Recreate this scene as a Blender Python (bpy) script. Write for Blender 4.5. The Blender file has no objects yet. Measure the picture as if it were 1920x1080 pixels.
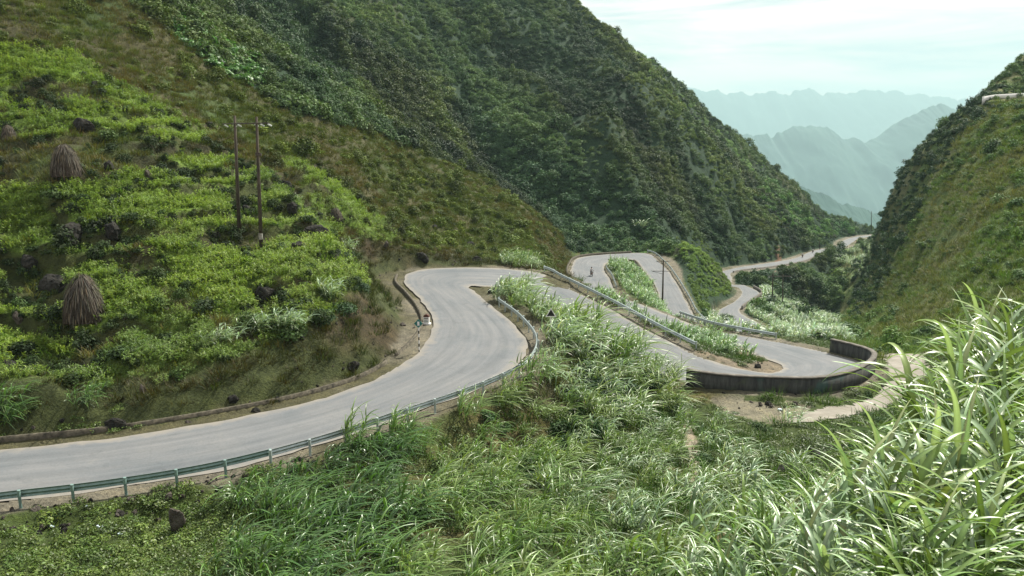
import bpy, bmesh, math, random
import numpy as np
from mathutils import Vector, Matrix, Euler
R_ = math.radians
rng = np.random.default_rng(7)
random.seed(7)
SC = bpy.context.scene
COL = SC.collection

# ------------------------------------------------------------------ camera, sky, sun, exposure
HAZE = 0.000115
FPX = 1400.0                       # focal length in pixels of a 1920 wide frame
PITCH = math.atan(270.0 / FPX)     # looking slightly down
CP, SP = math.cos(PITCH), math.sin(PITCH)
cam_d = bpy.data.cameras.new('camera'); cam = bpy.data.objects.new('camera', cam_d); COL.objects.link(cam)
cam_d.sensor_width = 36; cam_d.lens = 36 * FPX / 1920; cam_d.clip_start = 0.1; cam_d.clip_end = 90000
cam.location = (0, 0, 0); cam.rotation_euler = (math.pi / 2 - PITCH, 0, 0)
SC.camera = cam

SUN_DIR = Vector((0.40, 0.50, 0.72)).normalized()
sun_el = math.asin(SUN_DIR.z); sun_az = math.atan2(SUN_DIR.x, SUN_DIR.y)
world = bpy.data.worlds.new('World'); SC.world = world; world.use_nodes = True
nt = world.node_tree; nt.nodes.clear()
def N(t, ty, **kw):
    n = t.nodes.new(ty)
    for k, v in kw.items(): setattr(n, k, v)
    return n
def ramp(t, stops, inp=None):
    r = N(t, 'ShaderNodeValToRGB'); cr = r.color_ramp
    while len(cr.elements) > 1: cr.elements.remove(cr.elements[-1])
    cr.elements[0].position = stops[0][0]; c = stops[0][1]; cr.elements[0].color = (*c, 1) if len(c) == 3 else c
    for p, c in stops[1:]:
        e = cr.elements.new(p); e.color = (*c, 1)
    if inp is not None: t.links.new(inp, r.inputs[0])
    return r.outputs[0]
def mixc(t, fac, a, b, mode='MIX'):
    m = N(t, 'ShaderNodeMix', data_type='RGBA', blend_type=mode)
    for s, v in ((m.inputs[0], fac), (m.inputs[6], a), (m.inputs[7], b)):
        if hasattr(v, 'links'): t.links.new(v, s)
        elif isinstance(v, (int, float)): s.default_value = v if s == m.inputs[0] else (v, v, v, 1)
        else: s.default_value = (*v, 1)
    return m.outputs[2]
sky = N(nt, 'ShaderNodeTexSky', sky_type='NISHITA', sun_disc=False, sun_elevation=sun_el, sun_rotation=sun_az,
        air_density=1.0, dust_density=2.5, ozone_density=1.0)
tc = N(nt, 'ShaderNodeTexCoord')
mp = N(nt, 'ShaderNodeMapping'); mp.inputs['Scale'].default_value = (1.0, 1.3, 9.0)
mp.inputs['Rotation'].default_value = (0, R_(3), 0)
nt.links.new(tc.outputs['Generated'], mp.inputs[0])
nz = N(nt, 'ShaderNodeTexNoise'); nz.inputs['Scale'].default_value = 3.2; nz.inputs['Detail'].default_value = 9
nz.inputs['Roughness'].default_value = 0.62; nz.inputs['Distortion'].default_value = 0.5
nt.links.new(mp.outputs[0], nz.inputs['Vector'])
cl = ramp(nt, [(0.38, (0, 0, 0)), (0.60, (1, 1, 1))], nz.outputs['Fac'])
veil = mixc(nt, cl, (4.3, 4.6, 4.7), (10.0, 7.5, 6.6))       # thin overcast veil, then brighter warm cloud
sx = N(nt, 'ShaderNodeSeparateXYZ'); nt.links.new(tc.outputs['Generated'], sx.inputs[0])
zen = ramp(nt, [(0.0, (1, 1, 1)), (0.22, (1.0, 1.0, 1.0)), (0.5, (.82, .98, 1.08))], sx.outputs[2])
veil = mixc(nt, 1.0, veil, zen, 'MULTIPLY')
m = mixc(nt, 0.92, sky.outputs[0], veil)
bg = N(nt, 'ShaderNodeBackground'); bg.inputs[1].default_value = 0.08
nt.links.new(m, bg.inputs[0])
wo = N(nt, 'ShaderNodeOutputWorld'); nt.links.new(bg.outputs[0], wo.inputs[0])

sl = bpy.data.lights.new('sun', 'SUN'); sl.energy = 5.0; sl.angle = R_(1); sl.color = (1.0, 0.95, 0.84)
sun = bpy.data.objects.new('sun', sl); COL.objects.link(sun)
sun.rotation_euler = SUN_DIR.to_track_quat('Z', 'Y').to_euler()
SC.view_settings.view_transform = 'Standard'; SC.view_settings.look = 'None'
SC.view_settings.exposure = 1.14; SC.view_settings.gamma = 1
SC.render.engine = 'CYCLES'
SC.cycles.volume_bounces = 1; SC.cycles.max_bounces = 6; SC.cycles.diffuse_bounces = 2
SC.cycles.transmission_bounces = 2; SC.cycles.transparent_max_bounces = 4; SC.cycles.glossy_bounces = 1

# ------------------------------------------------------------------ geometry of the view
def ray(u, v):
    x = (u - 960) / FPX; up = -(v - 540) / FPX
    return x, CP + up * SP, -SP + up * CP
def PY(u, v, Y):                    # point of a pixel at forward distance Y
    x, y, z = ray(u, v); k = Y / y
    return np.array((x * k, Y, z * k))
def PZ(u, v, Z):                    # point of a pixel at height Z
    x, y, z = ray(u, v); k = Z / z
    return np.array((x * k, y * k, Z))
def UY(u, Y, Z):                    # point given by column, distance, height
    return np.array(((u - 960) / FPX * (Y * CP - Z * SP), Y, Z))
def proj(P):
    P = np.asarray(P, float); X, Y, Z = P[..., 0], P[..., 1], P[..., 2]
    d = np.maximum(Y * CP - Z * SP, 1e-3); up = Y * SP + Z * CP
    return 960 + FPX * X / d, 540 - FPX * up / d

# ------------------------------------------------------------------ value noise
def _hash(ix, iy, seed):
    h = (ix.astype(np.int64) * 374761393 + iy.astype(np.int64) * 668265263 + seed * 1442695041) & 0xffffffff
    h = ((h ^ (h >> 13)) * 1274126177) & 0xffffffff
    return ((h ^ (h >> 16)) & 0xffffff) / float(0xffffff)
def vnoise(x, y, seed=0):
    ix = np.floor(x); iy = np.floor(y); fx = x - ix; fy = y - iy
    fx = fx * fx * fx * (fx * (fx * 6 - 15) + 10); fy = fy * fy * fy * (fy * (fy * 6 - 15) + 10)
    a = _hash(ix, iy, seed); b = _hash(ix + 1, iy, seed); c = _hash(ix, iy + 1, seed); d = _hash(ix + 1, iy + 1, seed)
    return (a * (1 - fx) + b * fx) * (1 - fy) + (c * (1 - fx) + d * fx) * fy
def fbm(x, y, seed=0, oct=4, lac=2.03, gain=0.5):
    s = 0; a = 1; n = 0
    for k in range(oct):
        c, sn = math.cos(k * 0.7), math.sin(k * 0.7)
        s = s + a * (vnoise(c * x - sn * y, sn * x + c * y, seed + k) * 2 - 1); n += a
        x = x * lac; y = y * lac; a *= gain
    return s / n
def sstep(a, b, x):
    t = np.clip((x - a) / (b - a), 0, 1); return t * t * (3 - 2 * t)
def inpoly(poly, u, v):
    r = np.zeros(np.shape(u), bool); n = len(poly); j = n - 1
    for i in range(n):
        xi, yi = poly[i]; xj, yj = poly[j]
        if yi != yj:
            r ^= ((yi > v) != (yj > v)) & (u < (xj - xi) * (v - yi) / (yj - yi) + xi)
        j = i
    return r

# ------------------------------------------------------------------ the road: stations
ST = [  # P: left edge px, right edge px, height
 ('P', -420, 890, -420, 1020, -15.8), ('P', -180, 864, -190, 968, -15.7),
 ('P', 0, 842, 0, 942, -15.6), ('P', 200, 822, 200, 918, -15.5), ('P', 400, 790, 410, 882, -15.4), ('P', 560, 757, 590, 835, -15.3),
 ('P', 680, 720, 740, 785, -15.2), ('P', 745, 688, 880, 735, -15.1), ('P', 790, 652, 965, 692, -15.0), ('P', 812, 612, 990, 650, -14.9),
 ('P', 803, 580, 962, 605, -14.9), ('P', 780, 552, 920, 571, -14.9), ('P', 758, 528, 890, 546, -14.9), ('P', 768, 511, 878, 538, -14.9),
 ('P', 810, 503, 885, 535, -14.9), ('P', 880, 501, 900, 536, -14.9), ('P', 945, 503, 918, 537, -15.0),
 ('P', 1015, 512, 940, 538.5, -15.2), ('P', 1050, 530, 968, 549, -15.6), ('L', 1150, 582, -16.6, 6.4), ('L', 1250, 637, -17.6, 6.4), ('L', 1345, 679, -18.4, 6.9),
 ('P', 1440, 698, 1460, 733, -19.1), ('P', 1462, 695, 1540, 731, -19.3), ('P', 1468, 689, 1612, 707, -19.5), ('P', 1457, 680, 1622, 682, -19.7),
 ('P', 1420, 666, 1550, 660, -20.0), ('P', 1390, 650, 1490, 647, -20.3), ('P', 1345, 634, 1420, 634, -20.8),
 ('R', 1330, 617, -21.4, 7), ('R', 1262, 594, -22.3, 7), ('R', 1205, 571, -23.3, 7),
 ('P', 1082, 542, 1160, 553, -24.2), ('P', 1071, 515, 1142, 520, -24.5), ('P', 1073, 497, 1132, 503, -24.8), ('P', 1090, 482, 1142, 491, -25.2),
 ('P', 1150, 476, 1160, 487, -25.5), ('P', 1212, 475, 1186, 487, -25.8), ('P', 1245, 497, 1208, 508, -26.4), ('P', 1266, 527, 1226, 532, -27.0),
 ('P', 1285, 560, 1240, 565, -27.6), ('P', 1308, 600, 1262, 600, -28.2),
 ('C', 1335, 106, -29.2, 7), ('C', 1378, 102, -29.8, 7), ('C', 1402, 112, -30.4, 7), ('C', 1388, 128, -31.2, 7),
 ('P', 1347, 583, 1386, 582, -32.5), ('P', 1376, 566, 1412, 562, -33.3), ('P', 1390, 550, 1424, 549, -34.0), ('P', 1378, 538, 1392, 534, -35.0),
 ('C', 1352, 190, -35.8, 6.5), ('C', 1350, 206, -36.8, 6.5),
 ('P', 1375, 503, 1375, 511, -38), ('P', 1440, 493, 1450, 501, -39.5), ('P', 1490, 484, 1505, 491, -41), ('P', 1522, 471, 1540, 475, -43),
 ('P', 1572, 460, 1583, 464, -46.5), ('P', 1583, 450, 1600, 455, -48), ('P', 1610, 443, 1615, 447, -49.5), ('P', 1645, 440, 1645, 443.5, -51), ('P', 1690, 438, 1690, 441, -52)]
def build_edges():
    n = len(ST); L = [None] * n; Rr = [None] * n
    for i, s in enumerate(ST):
        if s[0] == 'P': L[i] = PZ(s[1], s[2], s[5]); Rr[i] = PZ(s[3], s[4], s[5])
        elif s[0] == 'L': L[i] = PZ(s[1], s[2], s[3])
        elif s[0] == 'R': Rr[i] = PZ(s[1], s[2], s[3])
    anchor = [None] * n
    for i, s in enumerate(ST):
        anchor[i] = UY(s[1], s[2], s[3]) if s[0] == 'C' else (L[i] if L[i] is not None else Rr[i])
    for i, s in enumerate(ST):
        if s[0] in 'LRC':
            def near(j):
                if s[0] == 'L' and L[j] is not None: return L[j]
                if s[0] == 'R' and Rr[j] is not None: return Rr[j]
                if s[0] == 'C' and ST[j][0] == 'P': return (L[j] + Rr[j]) / 2
                return anchor[j]
            tg = near(i + 1) - near(i - 1); tg[2] = 0; tg /= np.linalg.norm(tg)
            rt = np.array((tg[1], -tg[0], 0)); w = s[4]
            if s[0] == 'L': Rr[i] = L[i] + rt * w
            elif s[0] == 'R': L[i] = Rr[i] - rt * w
            else: L[i] = anchor[i] - rt * w / 2; Rr[i] = anchor[i] + rt * w / 2
    return np.array(L), np.array(Rr)
def catmull(P, sub):
    P = np.asarray(P, float); out = []
    for i in range(len(P) - 1):
        p0 = P[max(i - 1, 0)]; p1 = P[i]; p2 = P[i + 1]; p3 = P[min(i + 2, len(P) - 1)]
        d01 = max(np.linalg.norm(p1 - p0), 1e-6) ** .5; d12 = max(np.linalg.norm(p2 - p1), 1e-6) ** .5; d23 = max(np.linalg.norm(p3 - p2), 1e-6) ** .5
        m1 = (p2 - p1) + d12 * ((p1 - p0) / d01 - (p2 - p0) / (d01 + d12)) if i > 0 else (p2 - p1)
        m2 = (p2 - p1) + d12 * ((p3 - p2) / d23 - (p3 - p1) / (d12 + d23)) if i + 2 < len(P) else (p2 - p1)
        for k in range(sub):
            t = k / sub
            out.append((2 * t**3 - 3 * t**2 + 1) * p1 + (t**3 - 2 * t**2 + t) * m1 + (-2 * t**3 + 3 * t**2) * p2 + (t**3 - t**2) * m2)
    out.append(P[-1]); return np.array(out)
EL, ER = build_edges()
SUB = 8
ML = catmull(EL, SUB); MR = catmull(ER, SUB)
MC = (ML + MR) / 2; MW = np.linalg.norm((ML - MR)[:, :2], axis=1) / 2
MR_dir = (MR - ML); MR_dir[:, 2] = 0; MR_dir /= np.linalg.norm(MR_dir, axis=1)[:, None]
def road_edge(i0, i1, side, off):    # world polyline along an edge of the road between two stations
    a, b = int(i0 * SUB), int(i1 * SUB)
    E = ML if side == 'L' else MR; sg = -1 if side == 'L' else 1
    return E[a:b + 1] + MR_dir[a:b + 1] * sg * off

# ------------------------------------------------------------------ terrain control points
CT = [ # u, v, Y  (seen in the picture)
 (1700,1080,8),(1900,1000,8),(1900,1080,6.5),(1500,1080,9.5),(1300,1080,14),(1350,1000,17),(1000,1060,20),(1000,980,26),(1000,900,34),(1000,820,44),(1300,900,34),(1300,830,43),(1200,950,28),
 (1400,775,50.5),(1450,792,49.5),(1350,765,52),(1280,750,53),(700,1060,24),(700,980,28),(720,900,33),(820,860,37),(900,800,43),(300,1060,26),(300,985,30),(100,1000,29),(-200,1060,26),(500,1000,28.5),(560,940,32),(850,960,29),
 (1550,900,28),(1550,830,39),(1480,850,37),(1600,790,47),(1100,750,48),(1200,760,49),(1150,700,54),(1080,680,56),(1250,720,54),(1040,720,51),(1000,590,69),(1040,620,64),(1100,640,60),
 (100,725,40.4),(-100,760,38.5),(0,745,39.4),(250,700,42.8),(400,668,45),(560,610,49),(650,565,54),(710,520,61),(735,490,76),(790,486,90),(860,482,96),(930,480,103),
 (0,600,49),(0,450,57),(0,300,66),(125,327,63),(449,445,62),(490,470,60),(160,595,49),(400,560,52),(600,480,60),(650,400,74),(560,330,80),(300,250,77),(300,400,62),
 (0,120,82),(0,0,95),(-200,0,90),(-200,300,62),(-200,600,46),(250,0,115),(250,120,98),(450,250,98),(500,150,125),(600,200,128),(700,300,128),(700,400,103),(800,400,125),(800,460,104),(900,420,135),(800,330,145),(900,460,118),
 (950,470,116),(1000,470,125),(1040,430,160),(1000,400,165),(1060,500,124),(1050,480,145),
 (1060,460,178),(1150,465,188),(1215,463,192),(1260,470,185),(1340,440,200),(1300,350,215),(1358,480,190),(1372,520,172),(1372,560,155),(1200,200,250),(1250,280,232),(1250,400,192),(1330,580,139),(1300,520,152),(1335,540,150),(1290,450,178),
 (900,300,230),(1000,350,215),(1100,400,212),(1200,400,205),(800,200,240),(700,200,185),(600,100,215),(500,60,190),(700,0,300),(400,0,180),(900,0,340),(900,150,290),(1050,200,270),(1100,300,235),(1100,100,330),
 (1400,400,290),(1450,440,272),(1400,470,262),(1350,300,300),(1500,440,305),(1550,430,352),(1450,370,345),(1300,230,330),(1350,400,262),
 (1480,520,235),(1440,530,215),(1550,540,242),(1600,590,212),(1560,600,188),(1610,480,345),(1590,520,285),(1500,500,250),(1560,490,290),
 (1500,590,162),(1450,570,165),(1450,548,185),(1570,635,118),(1450,620,104),(1400,600,116),(1545,640,93),(1600,640,108),(1480,640,88),
 (1700,655,78),(1650,650,84),(1760,640,80),(1920,600,72),(1920,450,98),(1920,300,130),(1920,195,165),(1800,400,132),(1800,550,98),(1700,550,130),(1700,450,160),(1650,600,128),(1625,600,148),(1700,620,95),
 (1680,700,62),(1700,740,56),(1640,770,53),(1600,740,57),(2150,450,90),(2150,250,130),(2150,120,170)]
SILH_A = [(1040,-40,395),(1090,0,400),(1160,60,400),(1230,125,408),(1280,175,416),(1350,235,430),(1420,300,440),(1480,350,450),(1530,385,460),(1600,415,475),(1645,434,485)]
SILH_B = [(1845,182,190),(1800,196,198),(1740,244,208),(1690,310,213),(1655,370,212),(1643,440,204),(1614,520,190),(1602,565,178)]
HILL_C = [(1870,181,198),(1925,178,200),(1920,98,222),(1882,120,216),(1856,158,208),(2100,60,240)]
CW = [ # t, Y, Z (beyond the frame or hidden)
 (-.9,1.5,-1.9),(0,1.5,-1.8),(.9,1.5,-1.7),(-.8,5,-5),(0,5,-4.6),(.5,5,-3.6),(.9,5,-3.2),(-.8,12,-11),(-.3,12,-10.2),(0.05,10,-7.8),(.65,15,-7.2),(.9,15,-6),(.45,16,-8),(.65,25,-10),(.5,24,-11.5),(.68,40,-13.5),(.62,55,-17),(.9,40,-10),(.9,90,-8),
 (-1.1,20,-15),(-1.1,60,-2),(-1.1,110,30),(-1.1,300,90),(-.6,300,100),(-.3,420,115),(-1.1,700,120),(-2,5,-4),(2,5,-3.2),(-2,20,-12),(2,20,-6),(-2,60,0),(2,60,-2),(-2,300,90),(2,300,60),(-2,700,140),(2,700,80),(1.1,300,45),(1.1,700,60),(0,700,90),(-.6,700,130)]
pts = []
SILH_A = [(u, v + 17, Y) for u, v, Y in SILH_A]; SILH_B = [(u + 6, v + 8, Y) for u, v, Y in SILH_B]
for u, v, Y in CT + SILH_A + SILH_B + HILL_C:
    x, y, z = PY(u, v, Y); pts.append((x / y, math.log(y), z / y))
for t, Y, Z in CW: pts.append((t, math.log(Y), Z / Y))
for u, v, Y in SILH_A:
    x, y, z = PY(u, v, Y); E = z / y
    if u > 1100:
        pts.append((x / y + .02, math.log(Y * 1.12), E - .06)); pts.append((x / y + .03, math.log(Y * 1.4), E - .2))
for u, v, Y in SILH_B[1:]:
    x, y, z = PY(u, v, Y); E = z / y
    if u > 1650: pts.append((x / y, math.log(Y * 1.12), E - .05)); pts.append((x / y, math.log(Y * 1.5), E - .18))
for i in range(0, len(ST)):
    for e in (EL[i], ER[i]): pts.append((e[0] / e[1], math.log(e[1]), e[2] / e[1]))
pts = np.array(pts)
TS = 2.2; CQ = 0.06
def rbf_fit(p):
    a = p[:, 0] * TS; b = p[:, 1]
    d = np.sqrt((a[:, None] - a) ** 2 + (b[:, None] - b) ** 2 + CQ ** 2)
    n = len(p); A = np.zeros((n + 3, n + 3)); A[:n, :n] = d - np.eye(n) * 0.004
    Q = np.c_[np.ones(n), a, b]; A[:n, n:] = Q; A[n:, :n] = Q.T
    return np.linalg.solve(A, np.r_[p[:, 2], 0, 0, 0])
WR = rbf_fit(pts)
def rbf_eval(t, s):
    a = t.ravel() * TS; b = s.ravel(); out = np.empty(a.size); n = len(pts); pa = pts[:, 0] * TS; pb = pts[:, 1]
    for i in range(0, a.size, 20000):
        j = slice(i, i + 20000)
        d = np.sqrt((a[j][:, None] - pa) ** 2 + (b[j][:, None] - pb) ** 2 + CQ ** 2)
        out[j] = d @ WR[:n] + WR[n] + WR[n + 1] * a[j] + WR[n + 2] * b[j]
    return out.reshape(t.shape)
NT_, NS_ = 1160, 900
T0, T1, S0, S1 = -1.6, 1.6, math.log(1.6), math.log(760)
tt = np.linspace(T0, T1, NT_); ss = np.linspace(S0, S1, NS_)
GT, GS = np.meshgrid(tt, ss)
GY = np.exp(GS); GX = GT * GY
# evaluate on a coarse grid and upsample (smooth function)
ct = tt[::4] if tt[::4][-1] == tt[-1] else np.r_[tt[::4], tt[-1]]; cs = ss[::4] if ss[::4][-1] == ss[-1] else np.r_[ss[::4], ss[-1]]
CE = rbf_eval(*np.meshgrid(ct, cs))
tmp = np.array([np.interp(tt, ct, r) for r in CE]); GE = np.array([np.interp(ss, cs, c) for c in tmp.T]).T
GZ = GE * GY
# distance to the road
def road_dist(X, Y):
    x = X.ravel(); y = Y.ravel(); n = x.size
    dist = np.full(n, 1e9); zr = np.zeros(n); lo = np.full(n, -1e9); hi = np.full(n, 1e9); sd = np.zeros(n); dn = np.full(n, 1e9); idx = np.zeros(n, int)
    for i in range(0, n, 12000):
        j = slice(i, i + 12000); px = x[j][:, None]; py = y[j][:, None]
        ax, ay = MC[:-1, 0], MC[:-1, 1]; bx, by = MC[1:, 0] - ax, MC[1:, 1] - ay
        k = np.clip(((px - ax) * bx + (py - ay) * by) / (bx * bx + by * by), 0, 1)
        dx = px - ax - k * bx; dy = py - ay - k * by; d = np.sqrt(dx * dx + dy * dy)
        w = MW[:-1] + k * (MW[1:] - MW[:-1]); z = MC[:-1, 2] + k * (MC[1:, 2] - MC[:-1, 2])
        e = d - w
        m = e.argmin(1); ar = np.arange(len(m))
        dist[j] = e[ar, m]; zr[j] = z[ar, m]; idx[j] = m
        sd[j] = np.sign(dx[ar, m] * by[m] - dy[ar, m] * bx[m])      # +1 on the right side
        g = np.maximum(e - 1.3, 0)
        lo[j] = (z - 0.75 * g).max(1); hi[j] = (z + 1.15 * g).min(1)
    sh = X.shape
    return [q.reshape(sh) for q in (dist, zr, lo, hi, sd, idx)]
RD, RZ, RLO, RHI, RS, RI = road_dist(GX, GY)
away = sstep(1.0, 5.0, RD)
GZ = np.clip(GZ, np.minimum(RLO, RHI), np.maximum(RHI, RLO))
GU, GV = proj(np.stack([GX, GY, GZ], -1))
# -------- land cover (where each kind of ground and plant stands)
LINE_M = [(230,0),(300,50),(450,150),(560,215),(700,250),(830,300),(960,370),(1050,425),(1062,470),(1100,474),(1220,474),(1262,478),(1300,560),(1330,600),(1420,600),(1800,600),(2500,600),(2500,-3000),(-400,-3000)]
def cover(u, v, Y, X):
    c = np.zeros(np.shape(u), int)                                   # 0 weeds/grass mix near
    left = (Y < 240) & (u < 1070) & (v < 760)
    mount = inpoly(LINE_M, u, v) & (Y > 110) & (u < 1660)
    right = (Y > 66) & (u > 1575) & (Y < 330) & (X > 32)
    c[left] = 1
    c[mount] = 2
    c[right] = 3
    return c
COV = cover(GU, GV, GY, GX)
# -------- relief
n1 = fbm(GX / 9, GY / 9, 11, 4); n2 = fbm(GX / 2.1, GY / 2.1, 12, 3); n3 = fbm(GX / .6, GY / .6, 13, 2)
big = fbm(GX / 60, GY / 34, 21, 4); rib = 1 - np.abs(fbm(GX / 38 + GY / 120, GY / 70 + 3, 31, 3)) * 2
far = sstep(150, 260, GY)
dz = away * (0.28 * n1 * sstep(20, 60, GY) + 0.16 * n2 + 0.05 * n3) + away * far * (6.0 * big + 7.5 * (rib - .55)) + away * sstep(90, 160, GY) * 1.2 * n1
# terraces of the fields on the left hillside
hill = (COV == 1) * sstep(4, 9, RD)
wob = fbm(GX / 13, GY / 13, 41, 4) * 3.4
q = (GZ + wob) / 1.7; fr = q - np.floor(q)
terr = (.25 * fr + .75 * sstep(.60, .95, fr) - fr) * 2.0
mask_t = sstep(-.5, -.05, fbm(GX / 12, GY / 7, 51, 3)) * (.5 + .5 * sstep(200, 330, GV)) * np.clip(1 - (GY - 80) / 60, 0, 1)
GZ = GZ + dz + terr * hill * (0.15 + .85 * mask_t)
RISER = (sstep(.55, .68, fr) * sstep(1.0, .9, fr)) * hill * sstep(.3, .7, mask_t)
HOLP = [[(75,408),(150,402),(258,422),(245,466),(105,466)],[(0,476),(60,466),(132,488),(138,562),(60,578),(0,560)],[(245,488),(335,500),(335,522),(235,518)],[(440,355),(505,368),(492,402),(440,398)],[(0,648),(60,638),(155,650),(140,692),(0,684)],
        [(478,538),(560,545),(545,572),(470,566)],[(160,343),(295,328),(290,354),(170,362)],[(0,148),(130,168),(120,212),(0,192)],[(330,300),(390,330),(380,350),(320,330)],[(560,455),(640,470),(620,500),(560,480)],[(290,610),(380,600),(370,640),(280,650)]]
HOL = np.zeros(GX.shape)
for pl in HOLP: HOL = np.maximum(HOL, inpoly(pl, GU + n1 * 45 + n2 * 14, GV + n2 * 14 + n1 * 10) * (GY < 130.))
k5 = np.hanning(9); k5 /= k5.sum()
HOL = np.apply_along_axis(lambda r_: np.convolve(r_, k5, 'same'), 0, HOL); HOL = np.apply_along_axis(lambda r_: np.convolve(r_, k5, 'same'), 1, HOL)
GZ = GZ - HOL * .75 * sstep(3, 6, RD)
# ditch-like hollow inside, roadway bed, and carve again at the road
inroad = RD < 0.9
GZ = np.where(inroad, RZ - 0.06 - 0.10 * (RD < -.35), GZ)
def H(X, Y):
    X = np.asarray(X, float); Y = np.asarray(Y, float)
    a = np.clip((X / Y - T0) / (T1 - T0) * (NT_ - 1), 0, NT_ - 1.001); b = np.clip((np.log(np.maximum(Y, 1.6)) - S0) / (S1 - S0) * (NS_ - 1), 0, NS_ - 1.001)
    ia = a.astype(int); ib = b.astype(int); fa = a - ia; fb = b - ib
    return (GZ[ib, ia] * (1 - fa) + GZ[ib, ia + 1] * fa) * (1 - fb) + (GZ[ib + 1, ia] * (1 - fa) + GZ[ib + 1, ia + 1] * fa) * fb
def Gs(A, X, Y):
    a = np.clip((X / Y - T0) / (T1 - T0) * (NT_ - 1), 0, NT_ - 1).round().astype(int); b = np.clip((np.log(np.maximum(Y, 1.6)) - S0) / (S1 - S0) * (NS_ - 1), 0, NS_ - 1).round().astype(int)
    return A[b, a]
def on_ground(u, v, y0=4, y1=700):   # first terrain point seen along a pixel's ray
    Ys = np.exp(np.linspace(math.log(y0), math.log(y1), 4000)); x, y, z = ray(u, v)
    X = x / y * Ys; Z = z / y * Ys; h = H(X, Ys)
    k = np.argmax(h >= Z)
    return np.array((X[k], Ys[k], h[k]))

# ------------------------------------------------------------------ object helpers
def tag(o, label=None, cat=None, group=None, kind=None):
    if label: o['label'] = label
    if cat: o['category'] = cat
    if group: o['group'] = group
    if kind: o['kind'] = kind
    return o
def empty(name, loc, rz=0):
    o = bpy.data.objects.new(name, None); COL.objects.link(o); o.location = loc; o.rotation_euler = (0, 0, rz); o.empty_display_size = .2; return o
def mesh_np(name, V, F, mat=None, smooth=False, uv=None, colors=None, cname='Col'):
    me = bpy.data.meshes.new(name); V = np.asarray(V, np.float32); F = np.asarray(F, np.int32); k = F.shape[1]
    me.vertices.add(len(V)); me.vertices.foreach_set('co', V.ravel())
    me.loops.add(F.size); me.loops.foreach_set('vertex_index', F.ravel())
    me.polygons.add(len(F)); me.polygons.foreach_set('loop_start', np.arange(0, F.size, k, dtype=np.int32)); me.polygons.foreach_set('loop_total', np.full(len(F), k, np.int32))
    if smooth: me.polygons.foreach_set('use_smooth', np.ones(len(F), bool))
    me.update(calc_edges=True)
    if uv is not None:
        l = me.uv_layers.new(name='UVMap'); l.data.foreach_set('uv', np.asarray(uv, np.float32)[F.ravel()].ravel())
    if colors is not None:
        ca = me.color_attributes.new(cname, 'FLOAT_COLOR', 'POINT'); ca.data.foreach_set('color', np.c_[colors, np.ones(len(colors))].astype(np.float32).ravel())
    if mat: me.materials.append(mat)
    return me
def obj_me(name, me, parent=None, link=True):
    o = bpy.data.objects.new(name, me)
    if link: COL.objects.link(o)
    if parent: o.parent = parent
    return o
def grid_faces(nr, nc, flip=False):
    i = np.arange((nr - 1) * (nc - 1)); r = i // (nc - 1); c = i % (nc - 1); a = r * nc + c
    F = np.stack([a, a + 1, a + nc + 1, a + nc], 1)
    return F[:, ::-1] if flip else F
class MB:                       # collects simple solids into ONE mesh
    def __init__(s): s.bm = bmesh.new()
    def box(s, c, size, rot=None, taper=1.0):
        v = []
        for z in (-.5, .5):
            k = taper if z > 0 else 1
            for x, y in ((-.5, -.5), (.5, -.5), (.5, .5), (-.5, .5)): v.append(Vector((x * size[0] * k, y * size[1] * k, z * size[2])))
        if rot: e = Euler(rot); v = [e.to_matrix() @ p for p in v]
        b = [s.bm.verts.new(p + Vector(c)) for p in v]
        for f in ((3, 2, 1, 0), (4, 5, 6, 7), (0, 1, 5, 4), (1, 2, 6, 5), (2, 3, 7, 6), (3, 0, 4, 7)): s.bm.faces.new([b[i] for i in f])
        return s
    def tube(s, P, r, n=8, cap=True):
        P = [Vector(p) for p in P]; rr = r if hasattr(r, '__len__') else [r] * len(P); rings = []
        for i, p in enumerate(P):
            t = (P[min(i + 1, len(P) - 1)] - P[max(i - 1, 0)]).normalized()
            a = Vector((0, 0, 1)) if abs(t.z) < .9 else Vector((1, 0, 0)); x = t.cross(a).normalized(); y = t.cross(x)
            rings.append([s.bm.verts.new(p + (x * math.cos(k * 2 * math.pi / n) + y * math.sin(k * 2 * math.pi / n)) * rr[i]) for k in range(n)])
        for i in range(len(P) - 1):
            for k in range(n): s.bm.faces.new((rings[i][k], rings[i + 1][k], rings[i + 1][(k + 1) % n], rings[i][(k + 1) % n]))
        if cap:
            s.bm.faces.new(rings[0]); s.bm.faces.new(rings[-1][::-1])
        return s
    def ball(s, c, r, sc=(1, 1, 1), seg=10):
        m = Matrix.Translation(c) @ Matrix.Diagonal((sc[0] * r, sc[1] * r, sc[2] * r, 1)); bmesh.ops.create_uvsphere(s.bm, u_segments=seg, v_segments=seg * 2 // 3, radius=1, matrix=m); return s
    def torus(s, c, R, r, axis='X', n=20, m=8):
        P = []
        for i in range(n):
            a = i * 2 * math.pi / n
            for k in range(m):
                b = k * 2 * math.pi / m; q = R + r * math.cos(b); w = r * math.sin(b)
                P.append(s.bm.verts.new(Vector((w, q * math.cos(a), q * math.sin(a))) + Vector(c)))
        for i in range(n):
            for k in range(m): s.bm.faces.new((P[i * m + k], P[((i + 1) % n) * m + k], P[((i + 1) % n) * m + (k + 1) % m], P[i * m + (k + 1) % m]))
        return s
    def build(s, name, mat, parent=None, smooth=False, bevel=0):
        bmesh.ops.recalc_face_normals(s.bm, faces=s.bm.faces)
        me = bpy.data.meshes.new(name); s.bm.to_mesh(me); s.bm.free(); me.materials.append(mat)
        if smooth: me.polygons.foreach_set('use_smooth', [True] * len(me.polygons))
        o = obj_me(name, me, parent)
        if bevel: b = o.modifiers.new('bevel', 'BEVEL'); b.width = bevel; b.segments = 2; b.limit_method = 'ANGLE'
        return o
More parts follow.
